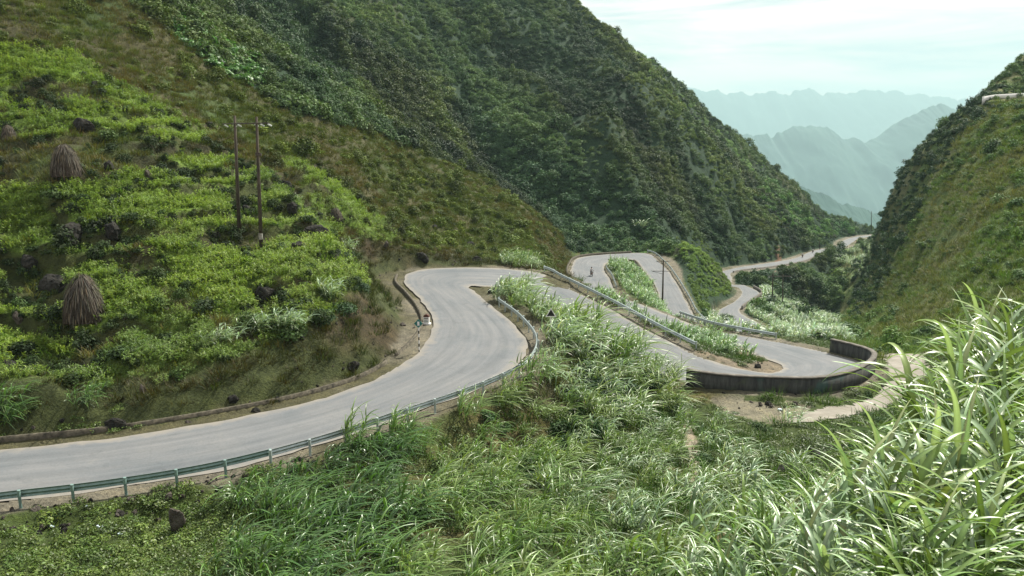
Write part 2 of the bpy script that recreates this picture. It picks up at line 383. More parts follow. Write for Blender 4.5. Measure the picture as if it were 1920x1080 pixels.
def copy_tree(o, parent=None):
    c = o.copy(); COL.objects.link(c)
    if parent: c.parent = parent
    for ch in list(o.children): copy_tree(ch, c)
    return c
# ------------------------------------------------------------------ materials
def newmat(name):
    m = bpy.data.materials.new(name); m.use_nodes = True; t = m.node_tree; b = t.nodes['Principled BSDF']; return m, t, b
def noise_out(t, scale, detail=4, rough=.55, vec=None, dist=0):
    n = N(t, 'ShaderNodeTexNoise'); n.inputs['Scale'].default_value = scale; n.inputs['Detail'].default_value = detail; n.inputs['Roughness'].default_value = rough; n.inputs['Distortion'].default_value = dist
    if vec is not None: t.links.new(vec, n.inputs['Vector'])
    return n.outputs['Fac']
def objcoord(t, scale=(1, 1, 1), which='Object'):
    c = N(t, 'ShaderNodeTexCoord'); m = N(t, 'ShaderNodeMapping'); m.inputs['Scale'].default_value = scale
    t.links.new(c.outputs[which], m.inputs[0]); return m.outputs[0]
def bump(t, b, h, strength=.5, dist=.05):
    n = N(t, 'ShaderNodeBump'); n.inputs['Strength'].default_value = strength; n.inputs['Distance'].default_value = dist
    t.links.new(h, n.inputs['Height']); t.links.new(n.outputs[0], b.inputs['Normal'])
def simple(name, c1, c2, scale=8, rough=.7, metal=0, bs=.4, bd=.02, detail=6, spec=.15, stretch=(1, 1, 1)):
    m, t, b = newmat(name); v = objcoord(t, stretch); f = noise_out(t, scale, detail, .6, v)
    t.links.new(ramp(t, [(.32, c1), (.68, c2)], f), b.inputs['Base Color']); b.inputs['Roughness'].default_value = rough; b.inputs['Metallic'].default_value = metal
    b.inputs['Specular IOR Level'].default_value = spec
    if bs: bump(t, b, noise_out(t, scale * 4, 5, .6, v), bs, bd)
    return m
def leafmat(name, c1, c2, rough=.45, trans=.3, spec=.4, stripe=False, tips=None, tintfac=1.0):
    """leaf: colour varies from plant to plant (object random and tint) and from leaf to leaf (vertex colour)"""
    m, t, b = newmat(name)
    oi = N(t, 'ShaderNodeObjectInfo'); base = mixc(t, oi.outputs['Random'], c1, c2)
    at = N(t, 'ShaderNodeAttribute', attribute_name='tint', attribute_type='INSTANCER')
    lv = N(t, 'ShaderNodeAttribute', attribute_name='Col', attribute_type='GEOMETRY')
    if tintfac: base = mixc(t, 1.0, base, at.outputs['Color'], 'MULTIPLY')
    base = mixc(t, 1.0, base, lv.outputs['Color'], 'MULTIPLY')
    t.links.new(base, b.inputs['Base Color']); b.inputs['Roughness'].default_value = rough; b.inputs['Specular IOR Level'].default_value = spec
    tr = N(t, 'ShaderNodeBsdfTranslucent'); t.links.new(mixc(t, 1.0, base, (1.0, 1.05, .55), 'MULTIPLY'), tr.inputs[0])
    ms = N(t, 'ShaderNodeMixShader'); ms.inputs[0].default_value = trans
    out = t.nodes['Material Output']; t.links.new(b.outputs[0], ms.inputs[1]); t.links.new(tr.outputs[0], ms.inputs[2]); t.links.new(ms.outputs[0], out.inputs[0])
    return m
M = {}
M['concrete'] = simple('old_concrete', (.055, .055, .048), (.19, .18, .15), 1.4, .9, bs=.6)
M['coping'] = simple('wall_coping', (.08, .074, .064), (.17, .155, .135), 2.2, .9)
M['kerb'] = simple('kerb_concrete', (.028, .026, .02), (.13, .115, .085), 4, .9)
M['rock'] = simple('dark_limestone', (.007, .007, .006), (.034, .032, .027), 3.5, .9, bs=.9, bd=.08)
M['rock2'] = simple('brown_stone', (.04, .034, .028), (.12, .105, .09), 3.0, .9, bs=.9, bd=.08)
M['rail'] = simple('green_rail_paint', (.13, .21, .19), (.22, .32, .29), 3, .42, .2, bs=.05, spec=.5)
M['railg'] = simple('galvanised_rail', (.30, .36, .35), (.46, .52, .51), 3, .35, .3, bs=.05, spec=.5)
M['wood'] = simple('pole_concrete', (.032, .027, .02), (.075, .062, .045), 4, .85, stretch=(1, 1, .2))
M['steel'] = simple('dark_steel', (.04, .035, .03), (.10, .085, .07), 5, .6, .5)
M['ceramic'] = simple('ceramic_insulator', (.5, .55, .52), (.75, .78, .74), 6, .2, bs=0, spec=.5)
M['straw'] = simple('dry_stalks', (.09, .068, .045), (.25, .195, .135), 9, .9)
M['strawd'] = simple('dark_stalk_core', (.02, .015, .01), (.05, .04, .03), 9, .95)
M['white'] = simple('white_paint', (.55, .55, .52), (.75, .75, .72), 6, .6, bs=.1)
M['red'] = simple('red_paint', (.16, .05, .03), (.25, .08, .05), 8, .6, bs=.1)
M['dark_red'] = simple('brown_red_paint', (.05, .02, .014), (.10, .04, .03), 8, .6, bs=.1)
M['black'] = simple('black_paint', (.015, .015, .016), (.03, .03, .03), 8, .5, bs=.1)
M['rubber'] = simple('rubber', (.012, .012, .012), (.025, .025, .025), 8, .85, bs=.1)
M['glass'] = simple('lamp_glass', (.6, .6, .55), (.7, .7, .66), 8, .1, bs=0)
M['skin'] = simple('skin', (.30, .17, .11), (.36, .21, .14), 8, .6, bs=0)
M['cloth'] = simple('white_shirt', (.5, .52, .52), (.62, .63, .62), 14, .9)
M['trousers'] = simple('dark_trousers', (.03, .032, .04), (.05, .05, .06), 14, .9)
M['plastic'] = simple('litter_plastic', (.45, .62, .66), (.75, .8, .8), 9, .35, bs=.2, spec=.5)
M['green_sign'] = simple('teal_sign_paint', (.02, .11, .10), (.03, .16, .14), 6, .5, bs=.1)
M['bark'] = simple('bark', (.05, .04, .03), (.10, .085, .065), 6, .9)

# asphalt, with wear running along the lanes (uv.x along the road in metres, uv.y across -1..1)
m, t, b = newmat('asphalt'); M['asphalt'] = m
uvn = N(t, 'ShaderNodeUVMap'); mp = N(t, 'ShaderNodeMapping'); mp.inputs['Scale'].default_value = (.035, 1.6, 1); t.links.new(uvn.outputs[0], mp.inputs[0])
f1 = noise_out(t, 4.0, 5, .55, mp.outputs[0], .2)
v2 = objcoord(t); f2 = noise_out(t, .22, 5, .6, v2); f3 = noise_out(t, 9, 4, .7, v2); f4 = noise_out(t, .9, 6, .65, v2, .6)
c = ramp(t, [(.35, (.108, .116, .122)), (.65, (.142, .146, .149))], f1)
c = mixc(t, .8, c, ramp(t, [(.30, (.74, .80, .83)), (.5, (1, 1, 1)), (.70, (1.12, 1.09, 1.05))], f2), 'MULTIPLY')
c = mixc(t, .7, c, ramp(t, [(.3, (.78, .78, .78)), (.5, (1, 1, 1)), (.8, (1.15, 1.13, 1.1))], f3), 'MULTIPLY')
c = mixc(t, .6, c, ramp(t, [(.30, (.70, .71, .72)), (.40, (.97, .97, .97)), (.60, (1, 1, 1)), (.72, (1.16, 1.12, 1.05))], f4), 'MULTIPLY')
sp = N(t, 'ShaderNodeSeparateXYZ'); t.links.new(uvn.outputs[0], sp.inputs[0])
ab = N(t, 'ShaderNodeMath', operation='ABSOLUTE'); t.links.new(sp.outputs[1], ab.inputs[0])
ad = N(t, 'ShaderNodeMath', operation='ADD'); t.links.new(ab.outputs[0], ad.inputs[0])
sc_ = N(t, 'ShaderNodeMath', operation='MULTIPLY_ADD'); t.links.new(f4, sc_.inputs[0]); sc_.inputs[1].default_value = .5; sc_.inputs[2].default_value = -.25
t.links.new(sc_.outputs[0], ad.inputs[1])
edge = ramp(t, [(.80, (0, 0, 0)), (1.02, (1, 1, 1))], ad.outputs[0])
trk = ramp(t, [(.12, (1, 1, 1)), (.24, (.93, .93, .93)), (.40, (1, 1, 1)), (.52, (.91, .91, .91)), (.70, (1, 1, 1))], ab.outputs[0]); c = mixc(t, 1, c, trk, 'MULTIPLY')
vo = N(t, 'ShaderNodeTexVoronoi', feature='DISTANCE_TO_EDGE'); vo.inputs['Scale'].default_value = .22; vd = N(t, 'ShaderNodeMapping'); vm = N(t, 'ShaderNodeVectorMath', operation='ADD'); vn = N(t, 'ShaderNodeTexNoise'); vn.inputs['Scale'].default_value = 1.3; vn.inputs['Detail'].default_value = 5
t.links.new(v2, vn.inputs['Vector']); t.links.new(v2, vm.inputs[0]); t.links.new(vn.outputs['Color'], vm.inputs[1]); t.links.new(vm.outputs[0], vo.inputs['Vector'])
c = mixc(t, ramp(t, [(0, (.16, .16, .16)), (.010, (0, 0, 0))], vo.outputs['Distance']), c, (.06, .06, .06))
c = mixc(t, edge, c, (.19, .175, .15)); t.links.new(c, b.inputs['Base Color']); b.inputs['Roughness'].default_value = .88; b.inputs['Specular IOR Level'].default_value = .3
bump(t, b, f3, .35, .01)
# terrain: colour of the soil and low plants comes with the ground cover, broken up by noise
m, t, b = newmat('ground_cover'); M['ground'] = m
lv = N(t, 'ShaderNodeAttribute', attribute_name='Col', attribute_type='GEOMETRY')
g = N(t, 'ShaderNodeNewGeometry'); f1 = noise_out(t, .9, 8, .7, g.outputs['Position']); f2 = noise_out(t, 6, 5, .7, g.outputs['Position'])
c = mixc(t, 1, lv.outputs['Color'], ramp(t, [(.3, (.5, .52, .5)), (.5, (1, 1, 1)), (.72, (1.5, 1.45, 1.3))], f1), 'MULTIPLY')
c = mixc(t, 1, c, ramp(t, [(.3, (.6, .6, .6)), (.5, (1, 1, 1)), (.7, (1.35, 1.35, 1.3))], f2), 'MULTIPLY')
t.links.new(c, b.inputs['Base Color']); b.inputs['Roughness'].default_value = .95; b.inputs['Specular IOR Level'].default_value = .15
mxh = N(t, 'ShaderNodeMath', operation='ADD'); t.links.new(f1, mxh.inputs[0]); t.links.new(f2, mxh.inputs[1]); bump(t, b, mxh.outputs[0], .8, .25)
M['path'] = simple('pale_concrete_path', (.17, .155, .125), (.26, .24, .205), .7, .9, bs=.5, bd=.02, detail=9)
M['hill'] = simple('distant_hills', (.008, .035, .032), (.035, .08, .062), .003, .95, bs=0, detail=8, spec=.1)

# ------------------------------------------------------------------ land cover colours
def lerp(a, b, f): return a * (1 - f[..., None]) + b * f[..., None]
A3 = lambda *c: np.array(c, float)
Z_BR1 = [(-400,60),(60,80),(140,95),(230,160),(300,195),(392,240),(380,262),(300,262),(200,235),(100,250),(-400,235)]
Z_BR2 = [(-400,330),(60,345),(110,345),(200,330),(300,295),(400,280),(470,300),(560,300),(640,350),(725,400),(745,450),(745,500),(690,600),(560,640),(300,720),(-400,780)]
def bright_mask(u, v, X, Y):
    w = fbm(X / 6, Y / 6, 61, 3) * 26
    m = (inpoly(Z_BR1, u + w, v + w * .6) | inpoly(Z_BR2, u + w, v + w * .6)) & (Y < 105)
    p = fbm(X / 4.5, Y / 3.2, 67, 4)
    return np.where(m, sstep(-.42, -.12, p), sstep(.45, .7, p) * .3)
nA = fbm(GX / 7, GY / 7, 71, 4); nB = fbm(GX / 25, GY / 25, 72, 3); nC = fbm(GX / 1.5, GY / 1.5, 73, 3)
BM = bright_mask(GU, GV, GX, GY)
C = np.zeros(GX.shape + (3,)) + A3(.045, .065, .018)
C = lerp(C, A3(.085, .075, .03), sstep(0, .6, nA))
hillc = lerp(np.zeros_like(C) + A3(.06, .058, .027), A3(.045, .07, .021), sstep(-.1, .5, nA))
hillc = lerp(hillc, A3(.12, .19, .035), BM)
hillc = lerp(hillc, A3(.03, .03, .014), np.maximum(RISER * .85, HOL * .9))  # risers and hollows darker: bare soil plus shrub shade put into the colour
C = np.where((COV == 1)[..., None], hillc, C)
mount = lerp(np.zeros_like(C) + A3(.018, .038, .018), A3(.05, .060, .026), sstep(.1, .7, nB))
C = np.where((COV == 2)[..., None], mount, C)
rightc = lerp(np.zeros_like(C) + A3(.10, .11, .042), A3(.07, .11, .03), sstep(-.3, .4, nA))
C = np.where((COV == 3)[..., None], rightc, C)
# cut bank on the hill side of the road: dark earth
bank = (RS < 0) & (RD > .8) & (RD < 6.5) & (GY < 112) & (GX < 12) & (GZ > RZ - 1.5)
BANKF = np.where(bank, sstep(6.2, 4.2, RD + nC * .9 + nA * .6), 0)
C = lerp(C, np.zeros_like(C) + lerp(np.zeros_like(C) + A3(.05, .04, .022), A3(.045, .055, .02), sstep(-.2, .3, nA)), BANKF)
# bare shoulders
shw = 1.25 + .5 * nC
shw = shw * np.where(GY > 100, .62, 1)
C = lerp(C, lerp(np.zeros_like(C) + A3(.135, .122, .092), A3(.07, .066, .035), sstep(-.2, .4, nA)), sstep(shw + .3, shw - .3, RD))
# bare island tip, slope under the far road, footpath, landslip
def patch(poly, y0, y1, soft=8, amp=10):
    w = nC * amp; return (inpoly(poly, GU + w, GV + w) & (GY > y0) & (GY < y1)).astype(float)
C = lerp(C, np.zeros_like(C) + A3(.15, .125, .09), patch([(1290,655),(1340,648),(1400,655),(1470,685),(1460,700),(1400,696)], 50, 95))
C = lerp(C, np.zeros_like(C) + A3(.17, .13, .10), patch([(1440,525),(1490,515),(1520,540),(1510,560),(1475,565),(1440,545)], 180, 260, amp=18) * .8)
C = lerp(C, np.zeros_like(C) + A3(.22, .13, .075), patch([(1602,446),(1612,444),(1630,460),(1622,465),(1608,458)], 330, 460, amp=3))
C = lerp(C, np.zeros_like(C) + A3(.13, .075, .045), patch([(1454,472),(1462,470),(1464,490),(1455,492)], 230, 330, amp=4))
C = lerp(C, np.zeros_like(C) + A3(.28, .23, .18), patch([(1284,790),(1300,800),(1312,850),(1318,905),(1322,950),(1300,960),(1296,900),(1290,850),(1280,810)], 20, 60, amp=6))
C = lerp(C, np.zeros_like(C) + A3(.2, .175, .135), patch([(1330,748),(1400,752),(1520,760),(1500,800),(1420,792),(1350,770)], 40, 62, amp=14) * .75)
C = lerp(C, np.zeros_like(C) + A3(.26, .20, .15), patch([(1050,752),(1110,748),(1115,762),(1060,768)], 40, 62, amp=6))
V = np.stack([GX, GY, GZ], -1).reshape(-1, 3)
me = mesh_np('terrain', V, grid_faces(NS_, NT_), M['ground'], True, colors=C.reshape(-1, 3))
terrain = tag(obj_me('terrain', me), kind='structure')

# ------------------------------------------------------------------ road surface
a0 = 0; nst = len(MC)
across = np.linspace(-1, 1, 9); cum = np.r_[0, np.cumsum(np.linalg.norm(np.diff(MC, axis=0), axis=1))]
RV = np.array([[MC[i] + MR_dir[i] * MW[i] * w + np.array((0, 0, .035 * (1 - w * w) - .03)) for w in across] for i in range(nst)])
jit = fbm(cum / 1.7, cum * 0, 5, 3) * .28; jit2 = fbm(cum / 1.7, cum * 0 + 9, 6, 3) * .28
RV[:, 0] += -MR_dir * jit[:, None]; RV[:, -1] += MR_dir * jit2[:, None]
UVr = np.array([[(cum[i], w) for w in across] for i in range(nst)]).reshape(-1, 2)
me = mesh_np('road', RV.reshape(-1, 3), grid_faces(nst, len(across)), M['asphalt'], True, uv=UVr)
road = tag(obj_me('road', me), kind='structure')

# concrete path below the curved wall
def drape(polypts, name, mat, lift=.03, step=.5):
    P = np.array(polypts); x0, y0 = P.min(0)[:2]; x1, y1 = P.max(0)[:2]
    xs = np.arange(x0, x1, step); ys = np.arange(y0, y1, step); XX, YY = np.meshgrid(xs, ys)
    ins = inpoly([tuple(p[:2]) for p in P], XX + fbm(XX, YY, 3, 2) * .4, YY + fbm(XX, YY, 4, 2) * .4)
    ZZ = H(XX, YY) + lift; F = grid_faces(len(ys), len(xs)); k = ins.ravel()
    F = F[k[F].all(1)]; me = mesh_np(name, np.stack([XX, YY, ZZ], -1).reshape(-1, 3), F, mat, True); return tag(obj_me(name, me), kind='structure')
pp = [on_ground(u, v) for u, v in ((1470,786),(1560,762),(1625,748),(1655,728),(1668,712),(1655,690),(1650,664),(1735,660),(1745,700),(1725,735),(1690,752),(1600,780),(1540,792),(1480,795))]
drape(pp, 'path', M['path'], .06, .3)

# ------------------------------------------------------------------ distant ridges and valley floor
def ridge(name, pts_, Y, depth, zb, jag, seed):
    P = np.array([PY(u, v, Y) for u, v in pts_]); n = 800
    xs = np.linspace(P[0, 0], P[-1, 0], n); zs = np.interp(xs, P[:, 0], P[:, 2])
    k = Y / 2600; ker = np.hanning(7); ker /= ker.sum(); zs = np.convolve(np.pad(zs, 3, 'edge'), ker, 'valid')
    jg = (.55 - np.abs(fbm(xs / (42 * k), xs * 0 + seed, seed, 5, gain=.6)) * 2.2) * jag * .4 + fbm(xs / (14 * k), xs * 0, seed + 1, 3) * jag * .22
    m_ = 130; w = np.linspace(-1, 1, m_) ; w = np.sign(w) * np.abs(w) ** 1.8; W = w[:, None]; XX = xs[None] + 0 * W
    yy = Y + W * depth + 0 * XX; fall = np.abs(W) ** 1.15
    rb = fbm(XX / (260 * k), yy / (500 * k), seed + 3, 5)
    ZZ = zs[None] - fall * (zs[None] - zb) + rb * depth * .16 * np.sin(np.clip(np.abs(W) * 3, 0, np.pi / 2)) * (fall ** .3)
    ZZ = np.where(np.abs(W) > .02, np.minimum(ZZ, zs[None] * 1 - np.abs(W) * depth * .12), ZZ)
    ZZ = ZZ + jg[None] * np.exp(-(np.abs(W) * 11) ** 1.3) + fbm(XX / (90 * k), yy / (150 * k), seed + 8, 4) * depth * .035 * (1 - np.exp(-np.abs(W) * 12))
    me = mesh_np(name, np.stack([XX, yy, ZZ], -1).reshape(-1, 3), grid_faces(m_, n), M['hill'], True); tag(obj_me(name, me), kind='structure')
ridge('far_mountains', [(600,200),(900,180),(1100,185),(1200,172),(1270,172),(1292,165),(1310,172),(1338,168),(1352,172),(1372,177),(1386,173),(1400,172),(1430,176),(1454,173),(1461,181),(1490,173),(1520,167),(1545,176),(1560,173),(1600,178),(1612,172),(1640,172),(1680,170),(1695,179),(1740,179),(1790,187),(1850,180),(2000,172),(2300,180),(2700,160)], 14000, 3200, -1500, 130, 5)
ridge('middle_mountains', [(900,260),(1100,250),(1250,240),(1320,238),(1345,231),(1362,233),(1385,254),(1400,252),(1415,256),(1440,250),(1448,257),(1462,246),(1490,238),(1520,234),(1548,237),(1570,252),(1583,262),(1600,257),(1612,268),(1640,262),(1660,246),(1690,228),(1740,203),(1762,196),(1785,203),(1830,225),(1900,215),(2100,190)], 6800, 1900, -1000, 50, 9)
ridge('near_foothills', [(1200,300),(1350,330),(1420,330),(1470,356),(1500,350),(1540,362),(1570,378),(1610,390),(1650,400),(1750,405),(1900,400)], 2600, 700, -620, 14, 15)
gx = np.linspace(-16000, 16000, 110); gy = np.linspace(-80, 17800, 80); XX, YY = np.meshgrid(gx, gy)
me = mesh_np('valley_floor', np.stack([XX, YY, -420 - .045 * np.maximum(YY - 600, 0) + 60 * fbm(XX / 900, YY / 900, 77, 4)], -1).reshape(-1, 3), grid_faces(80, 110), M['hill'], True); tag(obj_me('valley_floor', me), kind='structure')
# ------------------------------------------------------------------ plants: meshes
def leaves_mesh(name, mats, L):
    """L: list of dicts of arrays for curved leaves; builds ONE mesh"""
    Vs, Fs, Cs, off = [], [], [], 0
    for d in L:
        n = len(d['len']); seg = d.get('seg', 6); s = np.linspace(0, 1, seg + 1)
        phi = d['phi']; th0 = d['th']; ln = d['len']; w = d['w']; dr = d['droop']
        th = th0[:, None] - dr[:, None] * (s[None] ** 1.25)
        st = ln[:, None] / seg
        dxy = np.cos(th) * st; dz_ = np.sin(th) * st
        r = np.cumsum(np.c_[np.zeros(n), dxy[:, :-1]], 1); z = np.cumsum(np.c_[np.zeros(n), dz_[:, :-1]], 1)
        cx, sx = np.cos(phi)[:, None], np.sin(phi)[:, None]
        wind = d.get('wind', (0, 0)); ws = (s[None] ** 1.6) * ln[:, None]
        X = d['p'][:, 0:1] + cx * r + wind[0] * ws; Y = d['p'][:, 1:2] + sx * r + wind[1] * ws; Z = d['p'][:, 2:3] + z - 0.25 * math.hypot(*wind) * ws
        tw = d.get('twist', np.zeros(n))[:, None] * s[None]
        sxv = -sx * np.cos(tw); syv = cx * np.cos(tw); szv = np.sin(tw) + 0 * sx
        prof = np.clip(1 - s, 0, 1) ** .75 * np.minimum(1, s * 5 + .45); prof[-1] = 0.02
        hw = w[:, None] * prof[None] / 2
        cen = np.stack([X, Y, Z], -1); side = np.stack([sxv, syv, szv], -1) * hw[..., None]
        low = np.zeros_like(cen); low[..., 2] = -hw * d.get('fold', .35)
        V = np.stack([cen - side, cen + low, cen + side], 2).reshape(-1, 3)
        k = seg + 1; base = off + np.arange(n)[:, None, None] * (k * 3) + np.arange(seg)[None, :, None] * 3
        F = np.concatenate([base + np.array([0, 1, 4, 3]), base + np.array([1, 2, 5, 4])], 1).reshape(-1, 4)
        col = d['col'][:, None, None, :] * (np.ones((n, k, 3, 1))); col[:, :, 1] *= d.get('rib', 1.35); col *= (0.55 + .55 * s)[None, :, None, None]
        Vs.append(V); Fs.append(F); Cs.append(col.reshape(-1, 3)); off += len(V)
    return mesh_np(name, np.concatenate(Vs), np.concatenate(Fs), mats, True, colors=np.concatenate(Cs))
def lcol(r, n, dry=.06, a=.6, b=1.35):
    c = np.ones((n, 3)) * r.uniform(a, b, (n, 1)); c *= 1 + r.normal(0, .05, (n, 3))
    dm = r.random(n) < dry; c[dm] *= np.array((1.35, 1.15, .85)); return c
def grass_clump(name, seed, mat, canes=16, lpc=8, h=2.2, rad=.7, ll=1.1, lw=.045, seg=6, wind=(.25, -.05), spread=.35, dry=.05):
    r = np.random.default_rng(seed); n = canes * lpc
    ca = r.uniform(0, 6.283, canes); cr = rad * np.sqrt(r.random(canes)); ch = h * r.uniform(.62, 1, canes) * (1 - .25 * cr / rad)
    lean = spread * cr / rad + .05
    k = np.repeat(np.arange(canes), lpc); f = np.tile(np.linspace(.18, .92, lpc), canes) + r.uniform(-.05, .05, n)
    hz = f * ch[k] * .80
    px = cr[k] * np.cos(ca[k]) + lean[k] * hz * np.cos(ca[k]) + wind[0] * .3 * hz * f; py = cr[k] * np.sin(ca[k]) + lean[k] * hz * np.sin(ca[k]) + wind[1] * .3 * hz * f
    side = np.tile(np.arange(lpc) % 2 * np.pi, canes); phi = np.repeat(r.uniform(0, 6.283, canes), lpc) + side + r.normal(0, .45, n)
    th = r.uniform(.85, 1.42, n) * (0.75 + .3 * f); ln = ll * r.uniform(.6, 1.15, n) * (1 - .25 * np.abs(f - .6))
    D = dict(p=np.stack([px, py, hz], 1), phi=phi, th=th, len=ln, w=lw * r.uniform(.7, 1.2, n), droop=r.uniform(.7, 2.3, n), twist=r.normal(0, .5, n), wind=wind, seg=seg, col=lcol(r, n, dry))
    # the canes themselves, as thin upright blades
    kk = np.arange(canes); D2 = dict(p=np.stack([cr * np.cos(ca), cr * np.sin(ca), 0 * cr - .3], 1), phi=ca, th=np.full(canes, 1.5) - lean * .7, len=ch * .95 + .3, w=np.full(canes, lw * .7), droop=r.uniform(0, .2, canes), wind=(wind[0] * .15, wind[1] * .15), seg=3, col=lcol(r, canes, 0) * .8, fold=.9)
    return leaves_mesh(name, mat, [D, D2])
def leafball(name, seed, mat, n=240, size=.2, lumps=7, flat=.8, up=.35, zbase=.1, asp=.55):
    r = np.random.default_rng(seed)
    lc = r.normal(0, 1, (lumps, 3)); lc /= np.linalg.norm(lc, axis=1)[:, None]; lc *= .5; lc[:, 2] = np.abs(lc[:, 2]) * flat + zbase
    k = r.integers(0, lumps, n); dirs = r.normal(0, 1, (n, 3)); dirs /= np.linalg.norm(dirs, axis=1)[:, None]; dirs[:, 2] = np.where(dirs[:, 2] < -.3, -dirs[:, 2], dirs[:, 2])
    rad = r.uniform(.32, .55, n) * r.uniform(.8, 1.15, lumps)[k]
    p = lc[k] + dirs * rad[:, None] * np.array((1, 1, flat))
    nrm = dirs + r.normal(0, .55, (n, 3)) + np.array((0, 0, up)); nrm /= np.linalg.norm(nrm, axis=1)[:, None]
    a = np.cross(nrm, r.normal(0, 1, (n, 3))); a /= np.linalg.norm(a, axis=1)[:, None]; b = np.cross(nrm, a)
    s = size * r.uniform(.6, 1.3, n)[:, None]
    V = np.stack([p - a * s, p - b * s * asp + nrm * s * .12, p + a * s, p + b * s * asp + nrm * s * .12], 1).reshape(-1, 3)
    F = np.arange(n * 4).reshape(n, 4); c = lcol(r, n, .01, .7, 1.3) * r.uniform(.85, 1.18, (lumps, 1))[k]
    return mesh_np(name, V, F, mat, False, colors=np.repeat(c, 4, 0))
def tuft(name, seed, mat, n=60, h=.5, rad=.35, w=.03, wind=(.12, 0), dry=.3, droop=1.0):
    r = np.random.default_rng(seed); a = r.uniform(0, 6.283, n); q = rad * np.sqrt(r.random(n))
    D = dict(p=np.stack([q * np.cos(a), q * np.sin(a), 0 * a - .05], 1), phi=a + r.normal(0, .6, n), th=r.uniform(.8, 1.5, n), len=h * r.uniform(.5, 1.1, n), w=w * r.uniform(.7, 1.3, n), droop=r.uniform(.2, 1.4, n) * droop, wind=wind, seg=3, col=lcol(r, n, dry), rib=1.05)
    return leaves_mesh(name, mat, [D])
def weed(name, seed, mat, stems=9, h=.5, rad=.45, ls=.085):
    """leafy weed: upright stems carrying many small leaves"""
    r = np.random.default_rng(seed); n = stems * 14
    a = r.uniform(0, 6.283, stems); q = rad * np.sqrt(r.random(stems)); k = np.repeat(np.arange(stems), 14); f = r.random(n) ** .7
    p = np.stack([q[k] * np.cos(a[k]) * (1 + .35 * f), q[k] * np.sin(a[k]) * (1 + .35 * f), f * h * r.uniform(.6, 1, stems)[k]], 1)
    D = dict(p=p, phi=r.uniform(0, 6.283, n), th=r.uniform(-.1, .95, n), len=ls * 1.6 * r.uniform(.6, 1.4, n), w=ls * r.uniform(.6, 1.1, n), droop=r.uniform(.2, 1.0, n), seg=2, col=lcol(r, n, .05), rib=1.1)
    return leaves_mesh(name, mat, [D])
ML_bush = leafmat('mountain_leaves', (.023, .053, .024), (.040, .080, .030), .7, .2, .2)
ML_weed = leafmat('field_weed_leaves', (.165, .265, .04), (.25, .35, .07), .5, .45, .35)
ML_low = leafmat('low_leaves', (.075, .13, .026), (.14, .20, .04), .5, .3, .35)
ML_tuft = leafmat('dry_grass', (.105, .105, .04), (.085, .125, .04), .6, .3, .3)
ML_eleph = leafmat('elephant_grass_leaves', (.12, .215, .05), (.19, .275, .08), .38, .34, .55)
ML_pale = leafmat('pale_elephant_grass_leaves', (.21, .31, .16), (.31, .41, .25), .38, .32, .55)
ML_dark = leafmat('dark_elephant_grass_leaves', (.055, .13, .03), (.10, .19, .045), .34, .28, .7)
def coll(name, meshes):
    c = bpy.data.collections.new(name)
    for i, me in enumerate(meshes):
        o = bpy.data.objects.new('%s_%02d' % (name, i), me); c.objects.link(o)
    return c
K_bush = coll('mountain_bush_source', [leafball('bush_%d' % i, 100 + i, ML_bush, 380, .115, 10 + i, [.8, .65, 1.1, 1.5, .7][i]) for i in range(5)])
K_weed = coll('weed_source', [weed('weed_%d' % i, 120 + i, ML_weed, 9 + i, .45 + .06 * i) for i in range(4)])
K_low = coll('low_leaf_source', [leafball('lowleaf_%d' % i, 130 + i, ML_low, 150, .085, 9, .45, .7, 0, .6) for i in range(4)])
K_tuft = coll('dry_tuft_source', [tuft('tuft_%d' % i, 140 + i, ML_tuft, 46, .6, .42, .035) for i in range(4)])
K_field = coll('tall_grass_source', [grass_clump('tall_grass_%d' % i, 150 + i, ML_pale, 8, 7, 2.0, .6, 1.0, .17, 4, (.15, -.05), .3) for i in range(4)])
K_leafy = coll('broad_leaf_source', [leafball('broadleaf_%d' % i, 160 + i, ML_low, 130, .22, 7, .6, .9, .1, .5) for i in range(3)])

